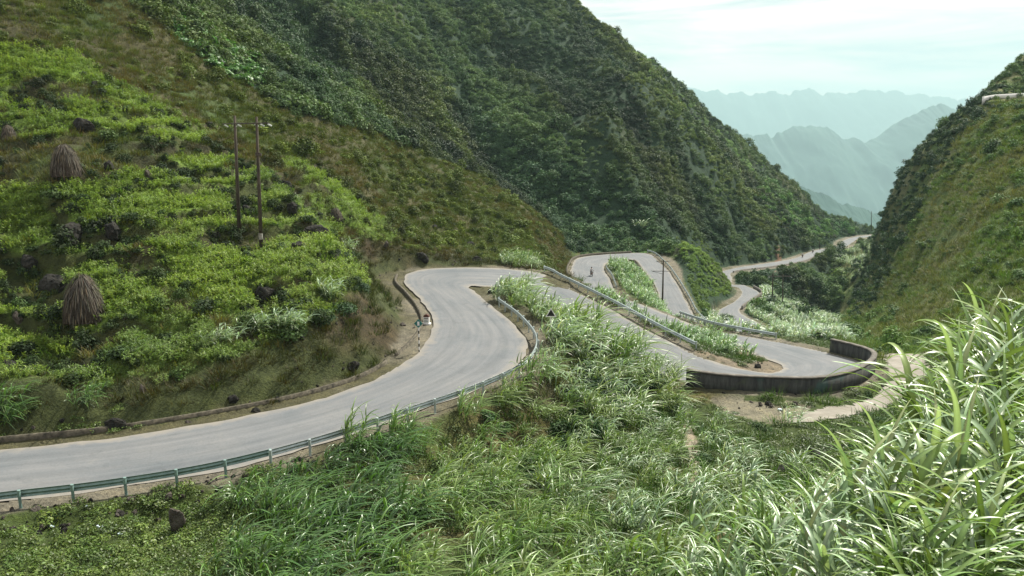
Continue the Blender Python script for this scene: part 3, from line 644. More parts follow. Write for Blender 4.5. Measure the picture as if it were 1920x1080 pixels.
def scatter(name, label, cat, P, sc, colln, nvar, seed, tint=None, tilt=.12, rotz=None, group=None):
    r = np.random.default_rng(seed); n = len(P); print(name, n)
    me = bpy.data.meshes.new(name); me.vertices.add(n); me.vertices.foreach_set('co', P.astype(np.float32).ravel())
    rot = np.stack([r.normal(0, tilt, n), r.normal(0, tilt, n), r.uniform(0, 6.283, n) if rotz is None else r.normal(0, rotz, n)], 1)
    A = me.attributes.new('rot', 'FLOAT_VECTOR', 'POINT'); A.data.foreach_set('vector', rot.astype(np.float32).ravel())
    s3 = sc[:, None] * np.stack([r.uniform(.85, 1.2, n), r.uniform(.85, 1.2, n), r.uniform(.8, 1.25, n)], 1)
    A = me.attributes.new('scl', 'FLOAT_VECTOR', 'POINT'); A.data.foreach_set('vector', s3.astype(np.float32).ravel())
    A = me.attributes.new('idx', 'INT', 'POINT'); A.data.foreach_set('value', r.integers(0, nvar, n).astype(np.int32))
    if tint is None: tint = np.ones((n, 3))
    A = me.attributes.new('tint', 'FLOAT_COLOR', 'POINT'); A.data.foreach_set('color', np.c_[tint, np.ones(n)].astype(np.float32).ravel())
    o = obj_me(name, me); tag(o, label, cat, kind='stuff')
    ng = bpy.data.node_groups.new(name, 'GeometryNodeTree')
    ng.interface.new_socket('Geometry', in_out='INPUT', socket_type='NodeSocketGeometry'); ng.interface.new_socket('Geometry', in_out='OUTPUT', socket_type='NodeSocketGeometry')
    gi = N(ng, 'NodeGroupInput'); go = N(ng, 'NodeGroupOutput'); ip = N(ng, 'GeometryNodeInstanceOnPoints'); ci = N(ng, 'GeometryNodeCollectionInfo')
    ci.inputs['Collection'].default_value = colln; ci.inputs['Separate Children'].default_value = True; ci.inputs['Reset Children'].default_value = True
    ip.inputs['Pick Instance'].default_value = True
    def na(nm, ty):
        q = N(ng, 'GeometryNodeInputNamedAttribute', data_type=ty); q.inputs['Name'].default_value = nm; return q.outputs[0]
    e2r = N(ng, 'FunctionNodeEulerToRotation'); ng.links.new(na('rot', 'FLOAT_VECTOR'), e2r.inputs[0])
    l = ng.links.new; l(gi.outputs[0], ip.inputs['Points']); l(ci.outputs[0], ip.inputs['Instance']); l(na('idx', 'INT'), ip.inputs['Instance Index'])
    l(e2r.outputs[0], ip.inputs['Rotation']); l(na('scl', 'FLOAT_VECTOR'), ip.inputs['Scale']); l(ip.outputs[0], go.inputs[0])
    md = o.modifiers.new('plants', 'NODES'); md.node_group = ng
    return o
# sampling of terrain cells in proportion to real area
EY = (ss[1] - ss[0]); EX = (tt[1] - tt[0])
AREA = GY * EX * GY * EY                                             # square metres of each cell
SEEN = (GU > np.where(GY < 60, -350, -130)) & (GU < np.where(GY < 30, 2900, 2080)) & (GV > -160) & (GV < 1250)
def sample(dens, seed):                                              # dens: plants per square metre at each grid vertex
    r = np.random.default_rng(seed); lam = (dens * AREA * SEEN).ravel(); cnt = r.poisson(lam)
    k = np.repeat(np.arange(lam.size), cnt); i = k // NT_; j = k % NT_
    t_ = tt[j] + (r.random(len(k)) - .5) * EX; s_ = ss[i] + (r.random(len(k)) - .5) * EY
    Y = np.exp(s_); X = t_ * Y; return np.stack([X, Y, H(X, Y)], 1), k
SW = fbm(GX / 3, GY / 3, 81, 3); SM = fbm(GX / 11, GY / 11, 82, 3); SL = fbm(GX / 40, GY / 40, 83, 3)
def zone(poly, y0, y1, rd=1.4, amp=0):
    return inpoly(poly, GU + SW * amp, GV + SW * amp) & (GY > y0) & (GY < y1) & (RD > rd)
Z1 = zone([(938,500),(985,485),(1010,517),(1060,556),(1110,598),(1150,640),(1190,680),(1275,715),(1262,770),(1150,790),(1060,765),(1010,720),(1005,640),(985,590),(930,550)], 44, 104, 1.2)
Z2 = zone([(1065,535),(1085,548),(1160,556),(1260,600),(1345,637),(1395,655),(1400,668),(1350,664),(1250,628),(1150,575)], 62, 125, 1.3)
Z3 = zone([(1145,498),(1180,496),(1205,520),(1228,553),(1258,592),(1262,606),(1200,575),(1160,556),(1145,520)], 100, 178, 1.2)
Z4 = zone([(1305,606),(1345,592),(1385,575),(1430,545),(1470,552),(1530,580),(1562,606),(1585,648),(1545,652),(1430,642),(1320,622)], 82, 186, 1.4)
NOPLANT = (RD < (1.0 + .5 * nC) * np.where(GY > 100, .6, 1)) | ((RD < 2.2) & (nC > -.1) & (GY < 120))
PATHM = inpoly([tuple(p[:2]) for p in pp], GX, GY) | (patch([(1284,790),(1300,800),(1312,850),(1318,905),(1322,950),(1300,960),(1296,900),(1290,850),(1280,810)], 20, 60, amp=6) > 0)
PATHM |= (patch([(1335,750),(1400,753),(1520,758),(1600,745),(1600,772),(1490,798),(1420,790),(1350,768)], 40, 62, amp=10) > 0) & (SW < .25)
free = ~NOPLANT & ~PATHM
# mountain forest and scrub
rock_band = inpoly([(1055,400),(1090,380),(1150,400),(1200,420),(1230,470),(1060,470)], GU, GV) & (GY > 150)
d = np.where((COV == 2) & (RD > 2.0), .58 * (.5 + 1.0 * sstep(-.35, .2, SM)) * np.clip(1.25 - GY / 800, .35, 1), 0)
d = np.where((COV == 2) & (GY < 178), d * 1.5, d)
d *= np.where(inpoly([(1262,440),(1330,450),(1375,520),(1375,590),(1310,600)], GU, GV), 1.6, 1)
P, k = sample(d, 1); r = np.random.default_rng(2)
sc = r.lognormal(0, .38, len(P)) * 1.15 * (1 + .5 * (SL.ravel()[k] > .1)); sc = np.clip(sc, .5, 3.2)
dry = sstep(.05, .55, nB.ravel()[k] + r.normal(0, .15, len(k)))[:, None]
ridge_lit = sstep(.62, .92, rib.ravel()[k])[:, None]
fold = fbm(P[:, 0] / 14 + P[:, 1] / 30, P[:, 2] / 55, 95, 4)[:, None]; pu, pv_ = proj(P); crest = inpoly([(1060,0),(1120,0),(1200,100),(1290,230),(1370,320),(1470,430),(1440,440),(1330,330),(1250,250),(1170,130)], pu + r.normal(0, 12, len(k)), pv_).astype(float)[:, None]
flank_lit = inpoly([(1120,10),(1165,50),(1290,185),(1450,340),(1400,325),(1280,215),(1180,90)], pu + r.normal(0, 9, len(k)), pv_).astype(float)[:, None]; low_ = inpoly([(1262,440),(1330,450),(1375,520),(1375,590),(1310,600)], pu, pv_).astype(float)[:, None]; far_lit = inpoly([(1420,330),(1500,400),(1590,430),(1590,445),(1500,440),(1440,400)], pu + r.normal(0, 10, len(k)), pv_).astype(float)[:, None]
tn = 1 + .7 * np.clip(fold * 1.6, -.8, 1) + dry * np.array((.9, .5, .1)) + ridge_lit * np.array((1.2, .8, .3)) + crest * np.array((1.6, .9, .3)) + flank_lit * (r.random((len(k), 1)) > .4) * np.array((3.4, 2.6, 2.2)) + low_ * np.array((2.6, 1.7, .4)) + far_lit * (r.random((len(k), 1)) > .5) * np.array((1.3, 1.6, .5)); sc = sc * np.where(low_[:, 0] > 0, .38, 1) * np.where(flank_lit[:, 0] > 0, .6, 1); P[:, 2] -= .2 * sc  # right flank and far slope: sunlight put into the scrub tint
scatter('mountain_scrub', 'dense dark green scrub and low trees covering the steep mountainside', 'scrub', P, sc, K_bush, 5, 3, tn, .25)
# right hillside: dark scrub on the cliff and dry grass with bushes
cliff = zone([(1600,600),(1600,500),(1640,400),(1660,330),(1850,160),(1900,160),(1800,260),(1720,400),(1690,470),(1650,560)], 100, 260, 1, 10)
d = np.where(COV == 3, np.where(cliff, .55, .07 + .38 * sstep(-.05, .35, SM) * sstep(420, 250, GV) + .10 * (SM > .2) + .4 * (GY > 196) * (GU > 1830)), 0) * free
P, k = sample(d, 4); sc = np.clip(r.lognormal(0, .35, len(P)) * .95, .4, 2.4); dc = cliff.ravel()[k][:, None]
tn = np.where(dc, 1.0, 1) * np.array((1.0, 1, 1)) + (1 - dc) * np.array((1.9, 1.5, .5)) * r.uniform(.3, 1.1, (len(k), 1)); P[:, 2] -= .2 * sc
scatter('cliff_scrub', 'green scrub covering the right hand hillside', 'scrub', P, sc, K_bush, 5, 5, tn, .2)
d = np.where((COV == 3) & (GY < 190), 1.6 * free, 0) * np.where(cliff, .2, 1)
P, k = sample(d, 6); sc = r.uniform(.9, 2.0, len(P)); g_ = sstep(-.3, .4, SM.ravel()[k])[:, None]
tn = (1 - g_) * np.array((1.05, 1.08, .85)) + g_ * np.array((.85, 1.25, .6))
tn = tn * 1.25
scatter('hillside_grass', 'dry brown and green grass on the right hand hillside', 'grass', P, sc, K_tuft, 4, 7, tn, .2)
# left hillside
bm_ = BM * (COV == 1) * (1 - BANKF)
d = np.where(COV == 1, 4.6 * (1 - .9 * np.maximum(RISER, HOL)) * bm_ * np.clip(90 / GY, .5, 1.5), 0) * free
P, k = sample(d, 8); sc = r.uniform(.6, 1.35, len(P)); q = SM.ravel()[k][:, None]
tn = 1 + .45 * np.clip(q, -1, 1) * np.array((1, .8, .3)) + r.normal(0, .06, (len(k), 1))
scatter('field_weeds', 'bright yellow green weeds overgrowing the old terraces', 'weeds', P, sc, K_weed, 4, 9, tn, .12)
d = np.where(COV == 1, (1 - bm_ * .8) * (1.9 + 1.0 * (GY > 80)) * (1 - .1 * BANKF), 0) * free
P, k = sample(d, 10); sc = r.uniform(.7, 1.5, len(P)); g_ = sstep(-.35, .35, SM.ravel()[k] + r.normal(0, .2, len(k)))[:, None]
tn = (1 - g_) * np.array((1.15, .92, .7)) + g_ * np.array((.9, 1.1, .5)); tn = tn * (1 + .8 * bm_.ravel()[k][:, None] * np.array((.4, 1, 0)))
tn = tn * (1 - .5 * BANKF.ravel()[k][:, None]) * (1 - .5 * RISER.ravel()[k][:, None]) * np.where(P[:, 1] > 70, .9, 1)[:, None]  # grass on the risers tinted darker, as if in shrub shade
scatter('slope_grass', 'brownish green grass on the left hand slope', 'grass', P, sc, K_tuft, 4, 11, tn, .2)
edge_b = (COV == 1) & (RS < 0) & (RD > 4.6) & (RD < 8.0) & (GY < 100)
d = np.where(COV == 1, .07 + .9 * RISER + 1.3 * HOL + .28 * sstep(.15, .4, SW) + .18 * sstep(.2, .5, SM) + .9 * edge_b * (SW > -.2) * np.clip((GX + 26) / 12, .25, 1), 0) * free * (1 - .85 * BANKF * ~edge_b)
P, k = sample(d, 12); sc = np.clip(r.lognormal(0, .35, len(P)) * .55, .25, 1.3) * np.where(P[:, 1] > 100, 1.6, 1); P[:, 2] -= .1
tn = np.ones((len(P), 3)) * np.array((1.15, 1.0, .6)) * r.uniform(.6, 1.5, (len(P), 1)) * (1 - .35 * ((RISER + HOL).ravel()[k] > .4))[:, None] * np.where((P[:, 1] > 85)[:, None], np.array((1.9, 1.5, .8)), 1)  # bushes on risers and in hollows get shade in their tint
scatter('slope_bushes', 'small dark bushes dotted over the left hand slope', 'bushes', P, sc, K_bush, 5, 13, tn, .2)
ZL = zone([(290,10),(360,20),(420,80),(480,110),(500,170),(470,165),(380,110),(330,70)], 80, 260, 1, 14)
P, k = sample(ZL * .9, 14); sc = r.uniform(.8, 1.7, len(P))
scatter('broad_leaf_thicket', 'patch of brighter broad leaved plants high on the slope', 'thicket', P, sc, K_leafy, 3, 15, np.ones((len(P), 3)) * np.array((.75, 1.1, 1.3)), .3)
# near slope below the road
d = np.where((COV == 0) & (GY < 110), np.where(GX < -8, 4.2, 2.1) * (.35 + sstep(-.3, .2, SM)), 0) * free * np.where(GY < 12, 1.5, 1) * ~Z4
P, k = sample(d, 16); sc = r.uniform(.3, .75, len(P))
leftlow = ((P[:, 0] < -9)).astype(float)[:, None]
tn = np.ones((len(P), 3)) * r.uniform(.5, 1.1, (len(P), 1)) * (.7 + .3 * leftlow)
scatter('ground_cover', 'low leafy green ground cover below the road', 'ground cover', P, sc, K_low, 4, 17, tn, .15)
d = np.where((COV == 0) & (GY < 110) & (GX > -12), 1.0 * (.2 + sstep(-.1, .4, SW)), 0) * free
P, k = sample(d, 18); sc = r.uniform(.6, 1.6, len(P))
db = ((COV == 0) & (GY < 60) & (GY > 12) & (GX > -8)) * (.03 + .35 * sstep(.15, .5, SM) + .25 * ((GU < 800) & (GV > 860))) * free
P2, k2 = sample(db, 19); sc2 = r.uniform(.35, .95, len(P2))
scatter('undergrowth', 'dark leafy undergrowth between the grass clumps on the near slope', 'undergrowth', P2, sc2, K_bush, 5, 18, np.ones((len(P2), 3)) * r.uniform(.8, 1.6, (len(P2), 1)) * np.array((1.1, 1.1, .7)), .2)
scatter('meadow_grass', 'green grass between the elephant grass clumps', 'grass', P, sc, K_tuft, 4, 19, np.ones((len(P), 3)) * np.array((.55, 1.0, .42)) * r.uniform(.7, 1.3, (len(P), 1)), .2)
# middle distance: slopes below the far road, gully
d = np.where((COV == 0) & (GY >= 100) & (GU > 1060), .7 * (.45 + sstep(-.2, .3, SM)), 0) * (RD > 1.8) * ~Z4
P, k = sample(d, 20); sc = np.clip(r.lognormal(0, .45, len(P)) * .5, .2, 1.7); P[:, 2] -= .2 * sc
tn = np.ones((len(P), 3)) * 1.6 + sstep(-.2, .4, SM.ravel()[k])[:, None] * np.array((2.0, 1.7, .6))
scatter('valley_scrub', 'green scrub on the slopes between the roads', 'scrub', P, sc, K_bush, 5, 21, tn, .2)
ZS = zone([(1700,446),(1590,470),(1540,480),(1560,520),(1620,560),(1650,480)], 200, 430, 3, 8) & (GU > 1540)
zf = (Z2 * .95 + Z3 * .8 + Z4 * .8 + ZS * .14) * (1 - .6 * ((SM > .3) & Z4))
P, k = sample(zf, 22); sc = r.uniform(.7, 1.2, len(P)) * np.where(Z2.ravel()[k], .78, 1.08)
q = np.where((Z4 | ZS).ravel()[k], 1.25, .95)[:, None] * np.where((Z4 | ZS).ravel()[k][:, None], np.array((1.05, 1, 1.25)), np.array((.9, 1, .9)))
scatter('tall_grass_field', 'pale silvery elephant grass filling the land between the bends', 'tall grass', P, sc, K_field, 4, 23, q * r.uniform(.8, 1.15, (len(P), 1)), .08, .5)

# ------------------------------------------------------------------ elephant grass clumps that can be told apart: one object each
NEARX = 0
def ini_tint(o):
    o['tint'] = (1.0, 1.0, 1.0, 1.0); return o
MEG = [grass_clump('elephant_grass_mesh_%d' % i, 200 + i, ML_eleph, 10, 8, 2.3, .6, 1.5, .10, 7, (.50, -.12), .45) for i in range(4)]
MEP = [grass_clump('pale_grass_mesh_%d' % i, 210 + i, ML_pale, 9, 8, 2.1, .5, 1.35, .10, 7, (.38, -.08), .42) for i in range(3)]
MED = [grass_clump('dark_grass_mesh_%d' % i, 220 + i, ML_dark, 11, 8, 2.3, .7, 1.5, .11, 7, (.60, -.2), .48) for i in range(3)]
MEN = [grass_clump('near_grass_mesh_%d' % i, 230 + i, [ML_eleph, ML_pale, ML_eleph][i], 12, 10, 2.7, .5, 1.45, .10, 12, (.10, -.03), .34, .02) for i in range(3)]
rg = np.random.default_rng(5)
def clump(me, X, Y, s, label, group, cat='plant', rz=None, dz=0):
    o = obj_me('elephant_grass_clump', me); o.location = (X, Y, float(H(X, Y)) - .05 + dz); o.rotation_euler = (rg.normal(0, .05), rg.normal(0, .05), rg.normal(0, .5) if rz is None else rz)
    o.scale = (s * rg.uniform(.9, 1.15), s * rg.uniform(.9, 1.15), s * rg.uniform(.9, 1.12)); ini_tint(o); return tag(o, label, cat, group)
def spaced(P, dist):
    keep = []
    for p in P:
        if all((p[0] - q[0]) ** 2 + (p[1] - q[1]) ** 2 > dist * dist for q in keep): keep.append(p)
    return keep
LOWL = inpoly([(-400,905),(0,960),(430,900),(420,1000),(380,1300),(-400,1300)], GU, GV)
PUB = inpoly([(1310,800),(1640,790),(1500,900),(1420,950),(1330,960)], GU, GV)
d = ((COV == 0) & (GY < 50) & (GY > 13) & free & (RD > 2.0) & ~LOWL & ~Z1 & (GU < 1500)) * np.where(PUB, .12, .55) * (.35 + sstep(-.3, .15, SM))
P, k = sample(d, 30); sel = spaced(list(P), 1.45)[:175]
for X, Y, _ in sel:
    u, v = proj((X, Y, H(X, Y)))
    darkz = u < 760 and v > 850 or u < 640
    if darkz: clump(MED[rg.integers(3)], X, Y, rg.uniform(.7, 1.1), 'dark green wind blown elephant grass clump below the near guardrail', 'dark grass clumps below the near guardrail')
    elif u > 1080: clump(MEP[rg.integers(3)] if rg.random() < .6 else MEG[rg.integers(4)], X, Y, rg.uniform(.5, .85), 'pale elephant grass clump on the slope below the curved wall', 'grass clumps on the slope below the curved wall')
    else: clump(MEG[rg.integers(4)], X, Y, rg.uniform(.55, 1.0), 'mid green elephant grass clump on the slope under the first bend', 'grass clumps on the slope under the first bend')
P, k = sample(Z1 * .5, 31); sel = spaced(list(P), 1.3)[:70]
for X, Y, _ in sel:
    u, v = proj((X, Y, H(X, Y)))
    big_ = 1060 < u < 1240
    clump((MEG + MEP)[rg.integers(7)], X, Y, rg.uniform(1.35, 1.75) if (big_ and v < 690) else rg.uniform(.85, 1.15), 'tall elephant grass clump in the thicket between the first bend and the second road leg', 'grass thicket between the first two road legs')
for u, v, s in ((940,563,1.25),(957,560,1.4),(975,566,1.5),(992,576,1.4),(1008,590,1.2),(985,556,1.4),(1020,600,1.2),(1045,640,1.3),(1060,655,1.5),(966,578,1.0)):
    p = on_ground(u, v, 55, 90); clump(MEP[rg.integers(3)] if rg.random() < .6 else MEG[0], p[0], p[1], s, 'tall elephant grass clump in the thicket between the first bend and the second road leg', 'grass thicket between the first two road legs')
for u, v, s in ((395,655,.8),(430,640,.85),(465,628,.9),(500,622,1.0),(535,618,1.0),(560,612,.9)):
    p = on_ground(u, v); clump(MEP[rg.integers(3)], p[0], p[1], s * .9, 'wind swept pale grass clump on the lip of the cut bank', 'pale grass clumps on the lip of the cut bank')
for u, v, s, lb in ((655,472,.95,'lone pale grass clump right of the rocks on the hillside'),(620,560,.9,'grass clump above the bank near the bushes'),(5,790,.8,'dark grass clump at the left edge above the bank'),(555,380,.6,'small grass clump beside the boulder right of the poles'),(1200,432,1.8,'large pale shrub like grass clump at the foot of the mountain')):
    p = on_ground(u, v); clump(MEP[0] if u > 100 else MED[0], p[0], p[1], s, lb, None)
for u, v, s, lb in ((660,835,.95,'tall plume of grass leaning over the guardrail at the near straight'),(745,818,1.0,'tall grass stalks rising above the guardrail before the bend'),(870,780,.95,'tall grass leaning across the guardrail at the bend'),(1000,720,1.15,'drooping grass clump hanging over the end of the guardrail curve'),(955,745,.9,'grass clump just below the guardrail curve')):
    p = on_ground(u, v); clump(MEG[rg.integers(4)], p[0], p[1], s, lb, None)
MSH = [leafball('dark_shrub_mesh_%d' % i, 240 + i, ML_bush, 900, .075, 14, .8, .4) for i in range(3)]
for i, (u, v, s, lb) in enumerate(((1095,700,1.5,'dark leafy shrub under the tall grass, left of the pair by the wall'),(1130,735,1.7,'broad dark shrub in the hollow below the tall grass thicket'),(1180,735,1.4,'dark shrub just left of the retaining wall hollow'),(1225,725,1.6,'dark shrub beside the left end of the curved wall'),(1160,770,1.3,'low dark shrub below the thicket hollow'),(1255,760,1.3,'olive shrub in front of the left end of the wall'),
        (1070,745,1.2,'dark shrub below the warning sign slope'),(690,1000,1.0,'dark shrub among the windblown grass at bottom left centre'),(560,940,.9,'low dark shrub below the guardrail grass'),(1000,905,.9,'small dark shrub in the middle of the lower slope'),(600,600,1.2,'dark shrub on the lip of the bank, left of its twin'),(640,585,1.3,'dark shrub on the lip of the bank, right of its twin'),(675,545,1.1,'dark shrub at the corner of the hillside above the bend'),
        (1360,600,1.8,'round bush at the near end of the silvery grass field'),(1500,600,1.5,'dark bush in the middle of the silvery grass field'),(1545,640,1.4,'bush at the wall end of the silvery grass field'),(1590,615,1.6,'bush at the far right tip of the silvery field'))):
    p = on_ground(u, v, 12, 200); o = obj_me('shrub', MSH[i % 3]); o.location = (p[0], p[1], p[2] - .2); o.scale = (s, s, s * .95); o.rotation_euler = (0, 0, i * 1.3); ini_tint(o)
    if i in (5,): o['tint'] = (2.2, 1.9, 1.1, 1)
    tag(o, lb, 'shrub')
# the thicket in the right foreground: column, distance, height of plant
NEAR = [(1700,5.3,765,1),(1590,6.2,850,1),(1790,5.0,850,2),(1890,5.8,740,1),(1500,7.2,900,1),(1400,8.6,960,0),(1330,9.2,975,1),(1460,9.4,930,2),(1745,7.0,760,1),(1835,7.4,700,1),(1930,7.6,660,2),(1655,8.4,830,0),(1570,9,870,1),
        (1900,9.5,610,1),(1820,9.6,690,2),(1740,9.8,770,0),(1960,11,590,0),(1885,12,600,1),(1810,12,680,0),(1940,14,565,2),(1870,14,620,0),(1790,14.5,700,1),(1990,5.6,760,0),(1250,10.5,1000,0),(1290,12,960,2),(1400,12,930,0),(1500,11.5,900,1),(1600,11.5,850,0),(1690,11.8,800,2),
        (1925,17,570,1),(1850,18,650,0),(1970,20,560,0),(1900,22,600,2),(1700,15,790,0),(1620,14,840,1),(1530,15,870,0),(1440,15,900,1),(1980,26,560,1),(1610,4.7,970,1),(1720,4.2,960,0),(1860,4.2,930,1),(1500,5.8,1010,0),(1780,3.8,1000,2),(1930,4.4,860,0),(2080,6,700,1),(2200,7.5,640,0),(2330,9,600,2),(2100,10,560,0),(2250,12,540,1),(2450,11,560,0),(2150,4.8,820,2),(1420,6.8,1010,1)]
HN = [max(v.co.z for v in me.vertices) for me in MEN]
for i, (u, Y, vt, k) in enumerate(NEAR):
    z = -4.0
    for _ in range(4): X = UY(u, Y, z)[0]; z = float(H(X, Y))
    s = (PY(u, vt - 25 * (u > 1780) - 5 * (1640 < u <= 1780), Y)[2] - z) / HN[k]; s = min(max(s, .45), 1.7); print('near', u, Y, round(s, 2))
    lb = {0: 'biggest and nearest pale leaved elephant grass clump at lower right', 1: 'elephant grass clump just left of the biggest clump at lower right'}.get(i)
    clump(MEN[k] if u > 1320 else MEG[k], X, Y, s, lb or 'broad leaved elephant grass clump in the right foreground thicket', None if lb else 'elephant grass clumps of the right foreground thicket', rz=rg.uniform(-.7, .7))

ORD = 'first second third fourth fifth sixth seventh eighth ninth tenth eleventh twelfth thirteenth fourteenth fifteenth sixteenth'.split()
ROW = ['front row', 'second row back', 'third row back', 'fourth row back', 'fifth row back', 'sixth row back', 'rearmost row']
NICE = {'dark grass clumps below the near guardrail': 'dark windblown grass clump below the near guardrail', 'grass clumps on the slope below the curved wall': 'pale grass clump below the curved wall', 'grass clumps on the slope under the first bend': 'green grass clump below the first bend',
        'grass thicket between the first two road legs': 'tall grass clump between first bend and second leg', 'pale grass clumps on the lip of the cut bank': 'pale grass clump on the bank lip', 'elephant grass clumps of the right foreground thicket': 'broad leaved grass clump in right foreground'}
for gname, base in NICE.items():
    G_ = sorted([o for o in COL.objects if o.get('group') == gname], key=lambda o: o.location.y); nrow = min(max(1, math.ceil(len(G_) / 10)), 7); per = math.ceil(len(G_) / nrow)
    for r_i in range(nrow):
        row = sorted(G_[r_i * per:(r_i + 1) * per], key=lambda o: o.location.x / o.location.y)
        for j, o in enumerate(row): o['label'] = '%s, %s from left%s' % (base, ORD[j], ', ' + ROW[6 if (r_i == nrow - 1 and nrow > 1) else r_i] if nrow > 1 else '')
M['band'] = simple('worn_white_band', (.12, .11, .09), (.42, .41, .37), 5, .8)
# ------------------------------------------------------------------ guardrails
def resample(P, step):
    P = np.asarray(P); d = np.r_[0, np.cumsum(np.linalg.norm(np.diff(P, axis=0), axis=1))]; n = max(int(round(d[-1] / step)), 1); s = np.linspace(0, d[-1], n + 1)
    return np.stack([np.interp(s, d, P[:, k]) for k in range(3)], 1)
def normals2(P, sgn):
    T = np.gradient(P, axis=0); T[:, 2] = 0; T /= np.linalg.norm(T, axis=1)[:, None]; return np.stack([T[:, 1], -T[:, 0], 0 * T[:, 0]], 1) * sgn
PROF = [(0, .78), (.035, .755), (.075, .72), (.075, .68), (.03, .635), (0, .61), (.03, .585), (.075, .54), (.075, .50), (.035, .465), (0, .44)]
def guardrail(line, out, label, mat, step=2.0, post_h=.80, group=None, round_post=True, hs=1.0):
    """line: ground line of the beam; out: +1/-1 gives the side of the posts (away from the road)"""
    P = resample(line, .5); Nn = normals2(P, out); root = empty('guardrail', P[len(P) // 2]); o0 = np.array(root.location)
    tag(root, label, 'guardrail', group); pr = np.array(PROF) * np.array((1, hs)); m_ = len(pr)
    V = []
    for p, n in zip(P, Nn):
        for a, z in pr: V.append(p - n * a + np.array((0, 0, z)))
        for a, z in pr[::-1]: V.append(p - n * (a - .012) + np.array((0, 0, z)))
    V = np.array(V) - o0; k = m_ * 2; F = []
    for i in range(len(P) - 1):
        for j in range(k): F.append((i * k + j, i * k + (j + 1) % k, (i + 1) * k + (j + 1) % k, (i + 1) * k + j))
    obj_me('beam', mesh_np('beam', V, F, mat, True), root)
    Q = resample(line, step); Nq = normals2(Q, out); first = None
    for q, n in zip(Q, Nq):
        b = q + n * .10 - o0
        if first is None:
            mb = MB(); g0 = -.6
            if round_post: mb.tube([(0, 0, g0), (0, 0, post_h * hs)], .065, 10).tube([(0, 0, post_h * hs), (0, 0, post_h * hs + .02)], [.075, .06], 10); mb.box((0, 0, .62 * hs), (.12, .12, .2))
            else: mb.box((0, 0, (g0 + post_h * hs) / 2), (.12, .08, post_h * hs - g0))
            first = mb.build('post', mat, root); first.location = b
        else:
            c = first.copy(); COL.objects.link(c); c.parent = root; c.location = b
    return root
def st_at(u, side, i0, i1):     # station (float) where an edge reaches picture column u between two stations
    E = ML if side == 'L' else MR; uu, _ = proj(E[i0 * SUB:i1 * SUB + 1]); return i0 + np.argmin(np.abs(uu - u)) / SUB
guardrail(road_edge(0, 4.6, 'R', .75), 1, 'green guardrail along the outer edge of the nearest road, at lower left', M['rail'])
guardrail(road_edge(4.6, st_at(922, 'R', 10, 12), 'R', .85), 1, 'grey green guardrail curving round the first bend to the black boulder', M['railg'])
guardrail(road_edge(17, st_at(1300, 'L', 20, 22) , 'L', .7), -1, 'long galvanised guardrail descending diagonally beside the second road leg', M['railg'], round_post=False)
guardrail(road_edge(32.4, 34, 'R', .5)[::-1], -1, 'short guardrail on the inside of the loop where the motorcycle rides', M['railg'], round_post=False)
guardrail(road_edge(37.1, 41.2, 'L', .7), -1, 'pale guardrail on the outer side of the far loop below the mountain', M['railg'], round_post=False)
guardrail(road_edge(27.8, 30.0, 'R', .9), 1, 'straight guardrail in front of the silvery grass field, ending before the curved wall', M['railg'], round_post=False)

def ribbon_wall(name, line, h0, h1, th, mat, label, cat, coping=None, base_drop=.5, hvar=None, group=None, follow=True):
    P = resample(line, .4); Nn = normals2(P, 1); o0 = P[len(P) // 2].copy(); n = len(P)
    hh = np.full(n, h1) if hvar is None else hvar(np.linspace(0, 1, n))
    root = empty(name, o0) if coping else None
    V = []
    for i, (p, q) in enumerate(zip(P, Nn)):
        gb = max(min(float(H(*(p + q * th / 2)[:2])), float(H(*(p - q * th / 2)[:2])), p[2]) - base_drop, p[2] - 2.6)
        for s, z in ((-1, gb), (-1, p[2] + hh[i]), (1, p[2] + hh[i]), (1, gb)): v = p + q * s * th / 2; V.append((v[0], v[1], z))
    V = np.array(V) - o0; F = []
    for i in range(n - 1):
        for j in range(4): F.append((i * 4 + j, (i + 1) * 4 + j, (i + 1) * 4 + (j + 1) % 4, i * 4 + (j + 1) % 4))
    F.append((0, 1, 2, 3)); F.append(((n - 1) * 4 + 3, (n - 1) * 4 + 2, (n - 1) * 4 + 1, (n - 1) * 4))
    o = obj_me('wall_body' if coping else name, mesh_np(name, V, F, mat), root)
    if not root: o.location = o0; return tag(o, label, cat, group)
    V = []
    for i, (p, q) in enumerate(zip(P, Nn)):
        j = .012 * math.sin(i * 1.9)
        for s, z in ((-1, hh[i]), (-1, hh[i] + .10 + j), (1, hh[i] + .10 + j), (1, hh[i])): v = p + q * s * (th / 2 + .035); V.append((v[0], v[1], p[2] + z + .002))
    obj_me('coping', mesh_np('coping', np.array(V) - o0, F, coping), root)
    return tag(root, label, cat, group)
# weathered wall material: streaks of moss and green paint
m, t, b = newmat('stained_wall'); g = N(t, 'ShaderNodeNewGeometry'); mp = N(t, 'ShaderNodeMapping'); mp.inputs['Scale'].default_value = (1, 1, .16); t.links.new(g.outputs['Position'], mp.inputs[0])
fa = noise_out(t, 2.6, 8, .7, mp.outputs[0]); fb_ = noise_out(t, .8, 6, .6, g.outputs['Position']); fc = noise_out(t, .35, 3, .5, g.outputs['Position'])
c = mixc(t, ramp(t, [(.38, (0, 0, 0)), (.66, (1, 1, 1))], fa), (.014, .015, .015), (.066, .068, .06))
c = mixc(t, ramp(t, [(.55, (0, 0, 0)), (.7, (1, 1, 1))], fb_), c, (.05, .06, .03)); c = mixc(t, ramp(t, [(.60, (0, 0, 0)), (.68, (.6, .6, .6))], fc), c, (.02, .07, .06))
t.links.new(c, b.inputs['Base Color']); b.inputs['Roughness'].default_value = .92; bump(t, b, fa, .6, .03); M['stained'] = m
wall_line = road_edge(st_at(1300, 'R', 19, 22), 26.0, 'R', .45)
